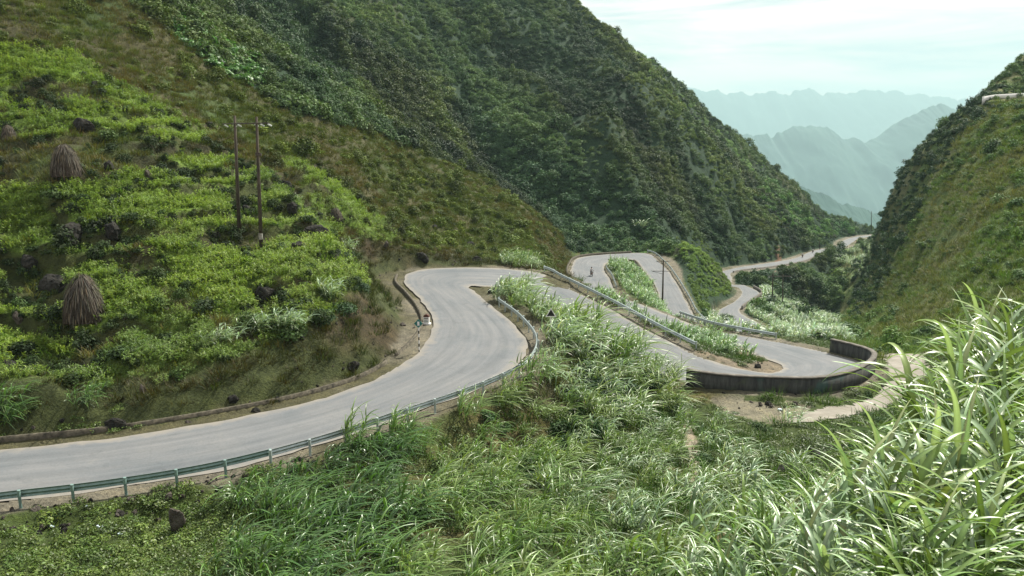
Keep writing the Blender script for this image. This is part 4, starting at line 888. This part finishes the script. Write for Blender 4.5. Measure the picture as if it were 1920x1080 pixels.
ribbon_wall('retaining_wall', wall_line, 0, 1.22, .38, M['stained'], 'dark stained concrete parapet wall curving round the outside of the hairpin', 'wall', M['coping'], .7)
# kerb wall and ditch along the foot of the bank
ribbon_wall('kerb_wall', road_edge(0, 7.0, 'L', 1.25), 0, .24, .20, M['kerb'], 'low stained concrete kerb wall along the foot of the cut bank on the near straight', 'kerb wall', None, .4)
ribbon_wall('kerb_wall', road_edge(7.45, 12.6, 'L', 1.35), 0, .18, .20, M['kerb'], 'low ditch wall curving along the hill side of the first bend past the kilometre stone', 'kerb wall', None, .5)
ribbon_wall('kerb_wall', road_edge(32.0, 36.5, 'L', .8), 0, .35, .3, M['kerb'], 'brown kerb wall round the outside of the motorcycle loop', 'kerb wall', None, .4)
ribbon_wall('kerb_wall', road_edge(37.2, 41.0, 'R', .6), 0, .30, .3, M['kerb'], 'low brown kerb between the grass island and the far leg of the loop', 'kerb wall', None, .4)
ribbon_wall('parapet', road_edge(46.2, 48.6, 'R', .5), 0, .6, .3, M['coping'], 'short parapet beside the lower road where it passes behind the green spur', 'parapet', None, .4)
ribbon_wall('parapet', road_edge(52, 55.2, 'R', .6), 0, .55, .35, M['coping'], 'pale parapet along the valley side of the farthest road', 'parapet', None, 2.5)
ul = np.array([PY(u, v, Y) for u, v, Y in ((1843,182,190),(1868,178,192),(1900,176,194),(1960,174,196))]); ul[:, 2] -= .5
ribbon_wall('parapet', ul, 0, .6, .3, M['white'], 'white parapet of the upper road high on the right hand hill', 'parapet', None, .2)

# ------------------------------------------------------------------ rocks
def rock_mesh(name, seed, mat, sx=1, sy=1, sz=1, rough=.35):
    bm = bmesh.new(); bmesh.ops.create_icosphere(bm, subdivisions=4, radius=.5); r = random.Random(seed)
    planes = [(Vector((r.gauss(0, 1), r.gauss(0, 1), r.gauss(0, .8))).normalized(), r.uniform(.27, .42)) for _ in range(9)]
    from mathutils import noise as mn
    for v in bm.verts:
        for n_, d_ in planes:
            e = v.co.dot(n_) - d_
            if e > 0: v.co -= n_ * e * .9
        q = v.co * 2.3 + Vector((seed * 3.1, 0, 0)); v.co += v.co.normalized() * (mn.fractal(q, 1, 2, 4) * .10 * rough / .35 + mn.fractal(q * 5, 1, 2, 3) * .025)
        v.co.x *= sx; v.co.y *= sy; v.co.z *= sz
    me = bpy.data.meshes.new(name); bm.to_mesh(me); bm.free(); me.materials.append(mat); return me
RM = [rock_mesh('rock_%d' % i, i + 1, M['rock'], 1, .8, .75 + .1 * (i % 3)) for i in range(5)]
RM2 = [rock_mesh('stone_%d' % i, i + 11, M['rock2'], .8, .8, .9) for i in range(3)]
RT = rock_mesh('slab', 31, M['rock2'], .62, .45, 1.25)
ROCKS = [  # u, v of the foot, width in px, mesh, label
 (592,442,62,0,'large dark split boulder on the bright slope right of the utility poles'),(548,396,40,1,'dark flat boulder above the split boulder right of the poles'),(531,356,42,2,'rounded black rock up the slope behind the right utility pole'),
 (626,486,28,3,'small dark rock below and right of the split boulder'),(562,468,46,4,'low grass topped rock below the split boulder'),(463,400,44,0,'brown boulder seen between the two utility poles'),(157,242,50,1,'square black boulder above the upper stalk stack'),
 (205,316,34,2,'black rock right of the upper stalk stack'),(279,334,36,'t','tall leaning dark stone right of the upper stalk stack'),(311,414,16,'s','small pale grey stone alone in the bright weeds'),(20,262,34,3,'dark rock mound at the left edge above the upper stalk stack'),
 (37,602,32,'s','pale leaning stone left of the lower stalk stack'),(15,690,48,4,'black boulder at the left edge of the lower field'),(245,668,34,2,'rounded dark rock below the lower stalk stack'),(234,596,15,'s','small brown upright stone right of the lower stalk stack'),
 (311,584,20,'s','small brown standing stone in the middle of the lower field'),(500,560,58,1,'long dark ledge of rock above the bank bushes'),(590,590,30,3,'dark rock half hidden beside the bank bushes'),(218,800,48,0,'big dark boulder stuck in the cut bank above the kerb'),
 (437,752,24,2,'squarish brown rock in the cut bank above the road'),(662,690,38,4,'smooth brown boulder at the foot of the cut bank near the bend'),(480,772,22,3,'flat stone lying on the kerb of the near straight'),(268,735,24,'s','small brown rock high in the cut bank'),
 (180,162,26,1,'dark rock in the upper bright weed strip, left of a twin'),(228,162,22,2,'small dark rock in the upper bright weed strip, right of its twin'),(296,262,30,3,'dark rock at the foot of the upper bright weed strip'),(392,236,26,4,'dark rock at the tip of the upper bright weed strip'),
 (140,446,84,0,'wide dark rock in the shaded terrace hollow between the stalk stacks'),(210,440,58,1,'dark rock at the right of the shaded terrace hollow'),(100,545,74,2,'big overgrown black rock just left of the lower stalk stack'),(55,500,60,3,'dark rock shelf at the left under the terrace'),
 (724,464,20,'s','small rock on the slope above the road corner'),(792,486,34,0,'dark outcrop above the inside of the first bend'),(815,428,18,1,'small black rock on the brown slope above the bend'),(882,462,22,2,'dark rock in the grass above the far end of the bend'),(895,490,26,3,'dark rock close above the road beyond the bend'),
 (925,549,30,4,'black shaggy boulder at the end of the curved guardrail'),(1470,893,62,0,'grey lichen covered rock ledge in the grass below the concrete path'),(1440,908,30,1,'small grey rock at the lower end of the lichen covered ledge'),(1530,862,52,2,'flat dark rock just under the concrete path slope'),
 (1155,1004,24,3,'small grey rock among the grass clumps, left of the dirt trail'),(1092,1036,36,4,'dark rock low among the grass clumps at the bottom centre'),(882,975,34,'s','brown rock among the grass clumps below the bend'),(1420,690,22,1,'dark stone on the bare tip of the hairpin island'),
 (303,402,18,2,'small dark rock in the weeds left of the utility poles'),(405,445,28,3,'dark hollow stone left of the left utility pole foot'),(150,395,20,4,'tiny dark rock on the terrace below the upper stalk stack')]
for u, v, w, k, lb in ROCKS:
    p = on_ground(u, v, 12, 300); s = w / FPX * (p[1] * CP - p[2] * SP) * .82
    me = RT if k == 't' else (RM2[u % 3] if k == 's' else RM[k]); o = obj_me('rock', me); o.location = (p[0], p[1], p[2] + s * .06); o.scale = (s, s * .9, s * (1.3 if k == 's' else 1.0))
    o.rotation_euler = (random.uniform(-.2, .2), random.uniform(-.25, .25), random.uniform(0, 6.2)); tag(o, lb, 'rock')
p = on_ground(335, 1000, 12, 60); o = obj_me('rock', RT); s = 1.1; o.location = (p[0], p[1], p[2] + .62); o.scale = (1.0, 1.0, 1.15); o.rotation_euler = (.1, -.06, .3); tag(o, 'tall brown stone block standing under the near guardrail', 'rock')
# rubble: uncountable small stones
K_st = coll('rubble_source', RM2 + RM[:2])
rub = ((RS > 0) & (RD > .75) & (RD < 2.6) & (GX < -6) & (GY < 45)) * 6 * np.where(nC > -.3, 1, .3)
rub = rub + ((RS < 0) & (RD > 1.2) & (RD < 4.5) & (GY < 100) & (GX < 12)) * .35 + (RD > .3) * (RD < 1.4) * .25 * (GY < 120) + patch([(1370,752),(1440,756),(1480,762),(1470,775),(1380,770)], 40, 62) * 1.6 + patch([(1440,690),(1370,676),(1340,655),(1400,650),(1465,682)], 50, 95) * .5 + patch([(1440,525),(1490,515),(1520,540),(1510,560),(1475,565),(1440,545)], 180, 260) * .12
P, k = sample(rub, 60); sc = np.clip(np.random.default_rng(3).lognormal(0, .5, len(P)) * .19, .06, .6) * np.where(P[:, 1] > 150, 4, 1)
scatter('rubble', 'loose pale stones along the road shoulders and under the guardrail', 'rubble', P, sc, K_st, 5, 61, None, .8)

# ------------------------------------------------------------------ stalk stacks
def stalk_stack(p, h, w, label, seed):
    root = empty('stalk_stack', p); tag(root, label, 'haystack', 'conical stacks of dry stalks on the hillside'); r = np.random.default_rng(seed)
    nseg, nr = 26, 9; V = []
    for i in range(nr):
        f = i / (nr - 1); rr = w / 2 * (1 - f ** 2.0) ** .70 * .86 if i < nr - 1 else .03
        for k in range(nseg): a = k * 2 * math.pi / nseg; q = rr * (1 + .08 * math.sin(3 * a + seed) + .05 * math.sin(5 * a)); V.append((q * math.cos(a), q * math.sin(a), f * h * .94 - .15))
    F = [(i * nseg + k, i * nseg + (k + 1) % nseg, (i + 1) * nseg + (k + 1) % nseg, (i + 1) * nseg + k) for i in range(nr - 1) for k in range(nseg)]
    obj_me('core', mesh_np('core', V, F, M['strawd'], True), root)
    n = 900; f = r.random(n) ** .8 * .95; a = r.uniform(0, 6.283, n); hz = f * h * .98
    rr = w / 2 * (1 - f ** 2.0) ** .70 * .93
    D = dict(p=np.stack([rr * np.cos(a) * .93, rr * np.sin(a) * .93, hz + .12], 1), phi=a + r.normal(0, .15, n), th=-1.38 + .62 * f ** 2 + r.normal(0, .16, n), len=h * r.uniform(.14, .32, n), w=r.uniform(.03, .085, n), droop=r.uniform(-.15, .25, n), twist=r.normal(0, .7, n), seg=3, col=lcol(r, n, .12, .35, 1.9), rib=1.25)
    st = obj_me('stalks', leaves_mesh('stalks', ML_straw, [D]), root)
    m2 = 40; a = r.uniform(0, 6.283, m2); D = dict(p=np.stack([.1 * np.cos(a), .1 * np.sin(a), np.full(m2, h * .88)], 1), phi=a, th=r.uniform(.9, 1.5, m2), len=h * r.uniform(.08, .16, m2), w=np.full(m2, .035), droop=r.uniform(0, .6, m2), seg=2, col=lcol(r, m2, .1, .6, 1.3))
    obj_me('tied_top', leaves_mesh('tied_top', ML_straw, [D]), root)
m, t, b = newmat('stalk_bundle'); lv = N(t, 'ShaderNodeAttribute', attribute_name='Col', attribute_type='GEOMETRY'); t.links.new(mixc(t, 1, lv.outputs['Color'], (.068, .058, .042), 'MULTIPLY'), b.inputs['Base Color']); b.inputs['Roughness'].default_value = .85; ML_straw = m
for u, v, vt, wpx, lb, sd in ((160,597,514,74,'larger brown stalk stack in the lower field on the left',3),(125,328,272,56,'smaller stalk stack with a hollow front, higher on the hillside',4),(629,412,392,28,'little low heap of brown stalks right of the split boulder',5),(18,266,236,26,'dark little stalk stack at the left edge of the upper slope',6)):
    p = on_ground(u, v, 12, 200); px = FPX / (p[1] * CP - p[2] * SP); stalk_stack(p, (v - vt) / px * 1.05, wpx / px * 1.08, lb, sd)

# ------------------------------------------------------------------ utility poles
def pole_part(root, base, top, r0, r1):
    o = MB().tube([base - Vector((0, 0, .6)), base.lerp(top, .5), top], [r0, (r0 + r1) / 2, r1], 12).build('post', M['wood'], root, True); return o
def hframe(pa, pb, ta, tb, armz, x0, x1, label, r0=.17, detail=True, group=None):
    o0 = Vector((pa + pb) / 2); root = empty('utility_pole', o0); tag(root, label, 'utility pole', group)
    A, B, TA, TB = [Vector(q) - o0 for q in (pa, pb, ta, tb)]
    pole_part(root, A, TA, r0, r0 * .62); pole_part(root, B, TB, r0, r0 * .62)
    armz -= o0.z; k = (armz - A.z) / (TA.z - A.z); ca = A.lerp(TA, k); k = (armz - B.z) / (TB.z - B.z); cb = B.lerp(TB, k); d = (cb - ca).normalized()
    e0 = ca - d * x0; e1 = cb + d * x1; off = Vector((0, -r0 * 1.0, 0))
    arm = MB(); arm.tube([e0 + off, e1 + off], .055, 6); arm.tube([e0 - off, e1 - off], .045, 6); arm.build('crossarm', M['steel'], root)
    for q in (e0 + d * .15, ca + d * .35, ca.lerp(cb, .12) - d * .5, cb + d * .45, cb - d * .25, e1 - d * .15) if detail else (e0, e1):
        ins = MB()
        for j in range(4): ins.tube([q + Vector((.09 * j, -.05 - .02 * j, -.07 - .045 * j)), q + Vector((.09 * j + .055, -.05 - .02 * j, -.1 - .045 * j))], [.085, .045], 8)
        ins.build('insulator', M['ceramic'], root)
    if detail:
        bnd = MB(); c = B.lerp(TB, .73)
        bnd.tube([c - Vector((0, 0, .12)), c + Vector((0, 0, .12))], r0 * 1.25, 10).box(c + Vector((.22, -.1, -.05)), (.2, .14, .22)).build('clamp', M['steel'], root)
        lb = B.lerp(TB, .12); MB().tube([lb - Vector((0, 0, .28)), lb + Vector((0, 0, .22))], r0 * .99, 12).build('painted_band', M['band'], root)
        cb_ = MB(); cb_.tube([TA.lerp(A, s) + Vector((.22 - .12 * s, -.12, 0)) for s in np.linspace(.05, .8, 9)], .012, 5).build('cable', M['black'], root)
    return root
a = on_ground(449, 446, 12, 200); b_ = on_ground(490, 472, 12, 200)
ta = PY(440, 217, a[1] + .3); tb = PY(481, 219, b_[1] + .3)
hframe(a, b_, ta, tb, float(PY(440, 232, a[1])[2]), 1.45, 1.45, 'pair of tall weathered utility poles joined by a crossarm on the left hillside', .17)
pa = PY(1447, 582, 158); pa[2] = H(pa[0], pa[1]); pb = PY(1467, 586, 158); pb[2] = H(pb[0], pb[1])
ta = PY(1449.5, 511, 158); tb = PY(1468, 514, 158)
hframe(pa, pb, ta, tb, float(PY(1450, 518, 158)[2]), 1.0, 1.6, 'pair of thin utility poles with a crossarm rising from the silvery grass field', .15, False)
def single_pole(u, vb, vt, Y, label, r, arms=True):
    z = 0; base = PY(u, vb, Y); base[2] = H(base[0], base[1]); top = PY(u + (2 if arms else 0), vt, Y); root = empty('utility_pole', base); tag(root, label, 'utility pole')
    B = Vector((0, 0, 0)); T = Vector(top - base); pole_part(root, B, T, r, r * .6)
    if arms:
        h = T.length
        for k, w in ((.97, 1.2), (.78, 1.9)):
            c = B.lerp(T, k); mb = MB(); mb.tube([c + Vector((-w, .1, 0)), c + Vector((w * .7, -.1, .02))], .05, 6); mb.tube([c + Vector((-w, .1, 0)), c + Vector((0, 0, -.5))], .03, 5); mb.build('crossarm', M['steel'], root)
            for x in (-w, w * .7):
                i_ = MB().tube([c + Vector((x, 0, 0)), c + Vector((x, 0, .22))], [.07, .05], 8).build('insulator', M['ceramic'], root)
    return root
single_pole(1242, 576, 487, 124, 'single dark utility pole with crossarms beside the loop road', .17)
single_pole(1536, 488, 452, 318, 'thin dark utility pole on the verge of the farthest road', .2, False)
single_pole(1634, 432, 396, 440, 'thin distant utility pole standing on the end of the ridge', .22, False)

# ------------------------------------------------------------------ kilometre stone, striped post, warning sign
p = on_ground(800, 608, 30, 120); root = empty('kilometre_stone', p, R_(-12)); root.scale = (1.05,) * 3; tag(root, 'white kilometre stone with a dark rounded top beside the bend', 'milestone')
MB().box((0, 0, .02), (.66, .42, .2)).build('foot', M['white'], root, bevel=.02); MB().box((0, 0, .35), (.46, .24, .52)).build('stone', M['white'], root, bevel=.015)
mb = MB(); bm = mb.bm; n = 14; fr_ = [bm.verts.new((.23 * math.cos(i * math.pi / n), -.121, .612 + .23 * math.sin(i * math.pi / n))) for i in range(n + 1)]; bk = [bm.verts.new((v.co.x, .121, v.co.z)) for v in fr_]
bm.faces.new(fr_); bm.faces.new(bk[::-1])
for i in range(n + 1): bm.faces.new((fr_[i], fr_[(i + 1) % (n + 1)], bk[(i + 1) % (n + 1)], bk[i]))
mb.build('rounded_top', M['dark_red'], root)
mb = MB()
for x, z, w_, h_ in ((-.13, .50, .07, .09), (-.03, .50, .06, .09), (.06, .50, .06, .09), (.14, .50, .05, .09)): mb.box((x, -.1225, z), (w_, .006, h_))
mb.build('lettering', M['black'], root)
mb = MB()
for x, z, w_, h_ in ((-.10, .30, .08, .08), (0, .30, .05, .08), (.09, .29, .08, .07)): mb.box((x, -.1225, z), (w_, .006, h_))
mb.build('numerals', M['green_sign'], root)
p = on_ground(786, 662, 30, 120); root = empty('marker_post', p); tag(root, 'black and white banded marker post with a teal diamond sign at the ditch', 'sign post')
Ht = 2.2; nb = 9
for i in range(nb): MB().tube([(0, 0, -.2 if i == 0 else i * Ht / nb), (0, 0, (i + 1) * Ht / nb)], .045, 10).build('band', M['black'] if i % 2 == 0 else M['white'], root)
mb = MB(); mb.box((0, -.06, Ht + .05), (.46, .03, .46), (0, math.pi / 4, 0)); mb.build('sign_plate', M['green_sign'], root, bevel=.006); MB().box((0, -.085, Ht + .05), (.16, .012, .3)).build('symbol', M['white'], root)
p = on_ground(1036, 640, 30, 120); Ys = p[1]; top = PY(1033, 588, Ys)
root = empty('warning_sign', (top[0], Ys, p[2])); tag(root, 'dark triangular warning sign with a pale border above the guardrail grass', 'road sign'); hp = top[2] - p[2]
MB().tube([(0, .05, -.4), (0, .05, hp - .1)], .04, 10).build('post', M['white'], root)
def tri(s, y, th): 
    mb = MB(); bm = mb.bm; pts_ = [(-s, -s * .62), (s, -s * .62), (0, s * 1.1)]; A_ = [bm.verts.new((x, y, z)) for x, z in pts_]; B_ = [bm.verts.new((x, y + th, z)) for x, z in pts_]
    bm.faces.new(A_); bm.faces.new(B_[::-1])
    for i in range(3): bm.faces.new((A_[i], B_[i], B_[(i + 1) % 3], A_[(i + 1) % 3]))
    return mb
o = tri(.42, 0, .02).build('border', M['white'], root); o.location = (0, 0, hp); o = tri(.31, -.006, .004).build('face', M['black'], root); o.location = (0, 0, hp)

# ------------------------------------------------------------------ motorcycle and rider
def make_bike(loc, rz, label):
    root = empty('motorcycle', loc, rz); tag(root, label, 'motorcycle')
    for y in (-.62, .62):
        w_ = MB().torus((0, y, .29), .24, .052, n=24).build('wheel', M['rubber'], root, True)
        r_ = MB().torus((0, y, .29), .185, .018, n=20, m=6)
        for k in range(8): a = k * math.pi / 4; r_.tube([(0, y, .29), (0, y + .18 * math.cos(a), .29 + .18 * math.sin(a))], .006, 4)
        r_.tube([(-.05, y, .29), (.05, y, .29)], .03, 8); r_.build('rim', M['railg'], w_)
    MB().tube([(0, -.62, .29), (0, -.3, .42), (0, .12, .45), (0, .32, .62), (0, .42, .88)], [.05, .08, .10, .10, .06], 8).ball((0, -.02, .36), .17, (.8, 1.1, .8)).build('body', M['red'], root, True)
    MB().tube([(0, -.62, .72), (0, -.3, .74), (0, .1, .70)], [.09, .13, .10], 8).build('seat', M['black'], root, True)
    MB().tube([(.06, .62, .29), (.06, .42, .9)], .022, 6).tube([(-.06, .62, .29), (-.06, .42, .9)], .022, 6).build('fork', M['railg'], root)
    MB().tube([(-.34, .30, 1.0), (-.12, .40, .95), (.12, .40, .95), (.34, .30, 1.0)], .018, 6).build('handlebar', M['steel'], root)
    MB().ball((0, .50, .84), .10, (1, .7, 1)).build('headlight', M['glass'], root, True)
    MB().box((0, .62, .56), (.10, .42, .03)).box((0, -.68, .60), (.12, .36, .03)).build('mudguard', M['red'], root, bevel=.01)
    MB().tube([(.14, -.1, .30), (.16, -.7, .34)], [.03, .045], 8).build('exhaust', M['railg'], root)
    for x in (-.3, .3): MB().tube([(x, .33, 1.0), (x * 1.1, .33, 1.14)], .008, 5).ball((x * 1.1, .33, 1.17), .055, (1, .3, .8)).build('mirror', M['black'], root)
    return root
def skinned(name, chains, mat, parent=None, lv=2):
    me = bpy.data.meshes.new(name); V = []; E = []; Rr_ = []; idx = {}
    for ch in chains:
        prev = None
        for (x, y, z, r_) in ch:
            key = (round(x, 3), round(y, 3), round(z, 3))
            if key not in idx: idx[key] = len(V); V.append((x, y, z)); Rr_.append(r_)
            if prev is not None and prev != idx[key]: E.append((prev, idx[key]))
            prev = idx[key]
    me.from_pydata(V, E, []); o = obj_me(name, me, parent); me.materials.append(mat)
    sm = o.modifiers.new('skin', 'SKIN'); sm.use_smooth_shade = True
    for i, q in enumerate(me.skin_vertices[0].data): q.radius = (Rr_[i], Rr_[i]); q.use_root = (i == 0)
    ss_ = o.modifiers.new('sub', 'SUBSURF'); ss_.levels = lv; ss_.render_levels = lv; return o
def make_rider(loc, rz, label):
    pel = (0, -.22, .86, .15); ch = (0, -.06, 1.22, .16); nk = (0, -.01, 1.42, .06)
    body = [[pel, (0, -.15, 1.03, .135), ch, (0, -.03, 1.34, .13), nk, (0, .02, 1.50, .075), (0, .03, 1.60, .095), (0, .03, 1.70, .06)]]
    for s in (-1, 1):
        body.append([pel, (s * .11, -.16, .84, .10), (s * .20, .16, .80, .085), (s * .21, .20, .76, .075), (s * .19, .06, .48, .055), (s * .18, .04, .32, .04), (s * .18, .16, .27, .04)])
        body.append([(0, -.03, 1.34, .13), (s * .17, -.03, 1.34, .075), (s * .30, .02, 1.14, .05), (s * .36, .12, 1.06, .042), (s * .31, .27, 1.03, .034), (s * .31, .33, 1.03, .03)])
        for k, dx in enumerate((-.028, -.01, .01, .028)):
            body.append([(s * .31, .33, 1.03, .03), (s * .31 + dx, .375, 1.03, .011), (s * .31 + dx, .385, 1.0, .010), (s * .31 + dx, .355, .985, .009)])
        body.append([(s * .31, .33, 1.03, .03), (s * (.31 - .04), .345, 1.01, .011), (s * (.31 - .045), .365, .99, .010)])
    p = skinned('person', body, M['skin']); p.location = loc; p.rotation_euler = (0, 0, rz); tag(p, label, 'person')
    shirt = [[(0, -.20, .92, .165), (0, -.15, 1.03, .155), (0, -.06, 1.22, .178), (0, -.03, 1.34, .15)]]
    for s in (-1, 1): shirt.append([(0, -.03, 1.34, .15), (s * .17, -.03, 1.34, .09), (s * .30, .02, 1.14, .065), (s * .36, .12, 1.06, .055), (s * .33, .2, 1.04, .05)])
    skinned('shirt', shirt, M['cloth'], p)
    tr_ = [[(0, -.22, .86, .165), (0, -.2, .93, .15)]]
    for s in (-1, 1): tr_.append([(0, -.22, .86, .165), (s * .11, -.16, .84, .12), (s * .20, .16, .80, .10), (s * .21, .20, .76, .09), (s * .19, .06, .48, .072), (s * .18, .04, .34, .06)])
    skinned('trousers', tr_, M['trousers'], p)
    MB().ball((0, .02, 1.64), .135, (.95, 1.08, .9), 16).build('helmet', M['black'], p, True)
    MB().box((-.04, .125, 1.585), (.022, .01, .012)).box((.04, .125, 1.585), (.022, .01, .012)).build('eyes', M['black'], p); MB().box((0, .135, 1.555), (.022, .03, .035)).build('nose', M['skin'], p, bevel=.006); MB().box((0, .12, 1.52), (.045, .01, .01)).build('mouth', M['red'], p)
    return p
k = PZ(1109, 517, -24.45); zr = float(H(k[0], k[1])); _, z1, *_r = road_dist(np.array([[k[0]]]), np.array([[k[1]]])); zz = float(z1[0, 0]) + .03
make_bike((k[0], k[1], zz), math.pi + .12, 'dark red motorcycle ridden round the loop road'); make_rider((k[0], k[1], zz), math.pi + .12, 'rider in a white shirt and dark helmet sitting on the motorcycle')
def far_point(i, f):
    c = ML[int(i * SUB)] * (1 - f) + MR[int(i * SUB)] * f; d_ = MC[int(i * SUB) + 1] - MC[int(i * SUB)]; return c + np.array((0, 0, .02)), math.atan2(-d_[0], d_[1])
for i, f, w_ in ((54.3, .3, 'first'), (54.9, .35, 'second'), (55.6, .6, 'farthest')):
    c, rz = far_point(i, f)
    lb = {'first': 'nearest', 'second': 'middle', 'farthest': 'farthest'}[w_]
    make_bike(tuple(c), rz, '%s of the three tiny motorcycles on the farthest road' % lb); make_rider(tuple(c), rz, 'rider on the %s of the three tiny motorcycles on the farthest road' % lb)

# ------------------------------------------------------------------ litter
def bag(u, v, s, label, mat):
    p = on_ground(u, v, 12, 80); me = rock_mesh('plastic_bag', int(u), mat, 1, .7, .45, .9); o = obj_me('plastic_bag', me); o.location = (p[0], p[1], p[2] + .08); o.scale = (s,) * 3; tag(o, label, 'litter')
for u, v, s, lb in ((98,990,.2,'pale blue scrap of plastic under the rail at far left'),(183,991,.24,'white crumpled plastic bag below the near guardrail'),(194,990,.18,'smaller white plastic scrap touching the crumpled bag'),(163,952,.16,'blue plastic scrap beside the second visible rail post'),(226,1004,.2,'light green plastic scrap in the low plants'),(1462,770,.35,'blue green scrap of litter at the foot of the curved wall')): bag(u, v, s, lb, M['plastic'])
# stones at the foot of the wall
for u, v, w_, lb in ((1425,761,10,'small white stone, left of three under the curved wall'),(1445,764,10,'grey blue stone, middle of three under the curved wall'),(1490,762,14,'long pale stone, right of three under the curved wall'),(1655,726,8,'small pale stone on the concrete path by the wall end')):
    p = on_ground(u, v, 20, 100); s = w_ / FPX * p[1] * 1.2; o = obj_me('rock', RM2[w_ % 3]); o.location = (p[0], p[1], p[2] + s * .3); o.scale = (s, s, s * .8); tag(o, lb, 'rock')
# conifers on the distant ridge
def conifer(p, h, label):
    root = empty('conifer', p); tag(root, label, 'tree', 'conifers on the distant ridge'); MB().tube([(0, 0, -.5), (0, 0, h * .95)], [.16, .03], 7).build('trunk', M['bark'], root)
    r = np.random.default_rng(int(h * 100)); n = 260; f = r.random(n) ** .8; a = r.uniform(0, 6.283, n); q = (1 - f) * h * .17 * r.uniform(.2, 1, n)
    D = dict(p=np.stack([q * np.cos(a) * .3, q * np.sin(a) * .3, f * h * .9 + h * .1], 1), phi=a, th=r.uniform(-.3, .5, n), len=q + .3, w=np.full(n, .22), droop=r.uniform(0, .6, n), seg=2, col=lcol(r, n, 0)); me = leaves_mesh('crown', ML_bush, [D]); ini_tint(obj_me('crown', me, root))
for u, v, h, lb in ((1506,392,9,'tallest dark pointed conifer on the distant grassy ridge'),(1512,396,7,'conifer touching the tallest one on the distant ridge'),(1518,399,8.5,'dark conifer just right of the tallest pair on the distant ridge'),(1526,404,6,'short conifer in the gap of the distant ridge row'),(1534,409,7,'slim conifer lower down the distant ridge row'),(1496,382,5,'leftmost small conifer of the distant ridge row'),(1543,415,6,'lowest rightmost conifer of the distant ridge row')):
    p = on_ground(u, v, 150, 700); conifer(p, h * .9, lb)
# ------------------------------------------------------------------ haze
mz = bpy.data.materials.new('haze_air'); mz.use_nodes = True; t = mz.node_tree; t.nodes.clear()
pv = N(t, 'ShaderNodeVolumePrincipled'); pv.inputs['Color'].default_value = (.46, .64, .67, 1); pv.inputs['Density'].default_value = HAZE; pv.inputs['Anisotropy'].default_value = .1
ou = N(t, 'ShaderNodeOutputMaterial'); t.links.new(pv.outputs[0], ou.inputs['Volume'])
hb = MB().box((0, 8900, -250), (33000, 18000, 3100)).build('haze', mz); tag(hb, kind='stuff')
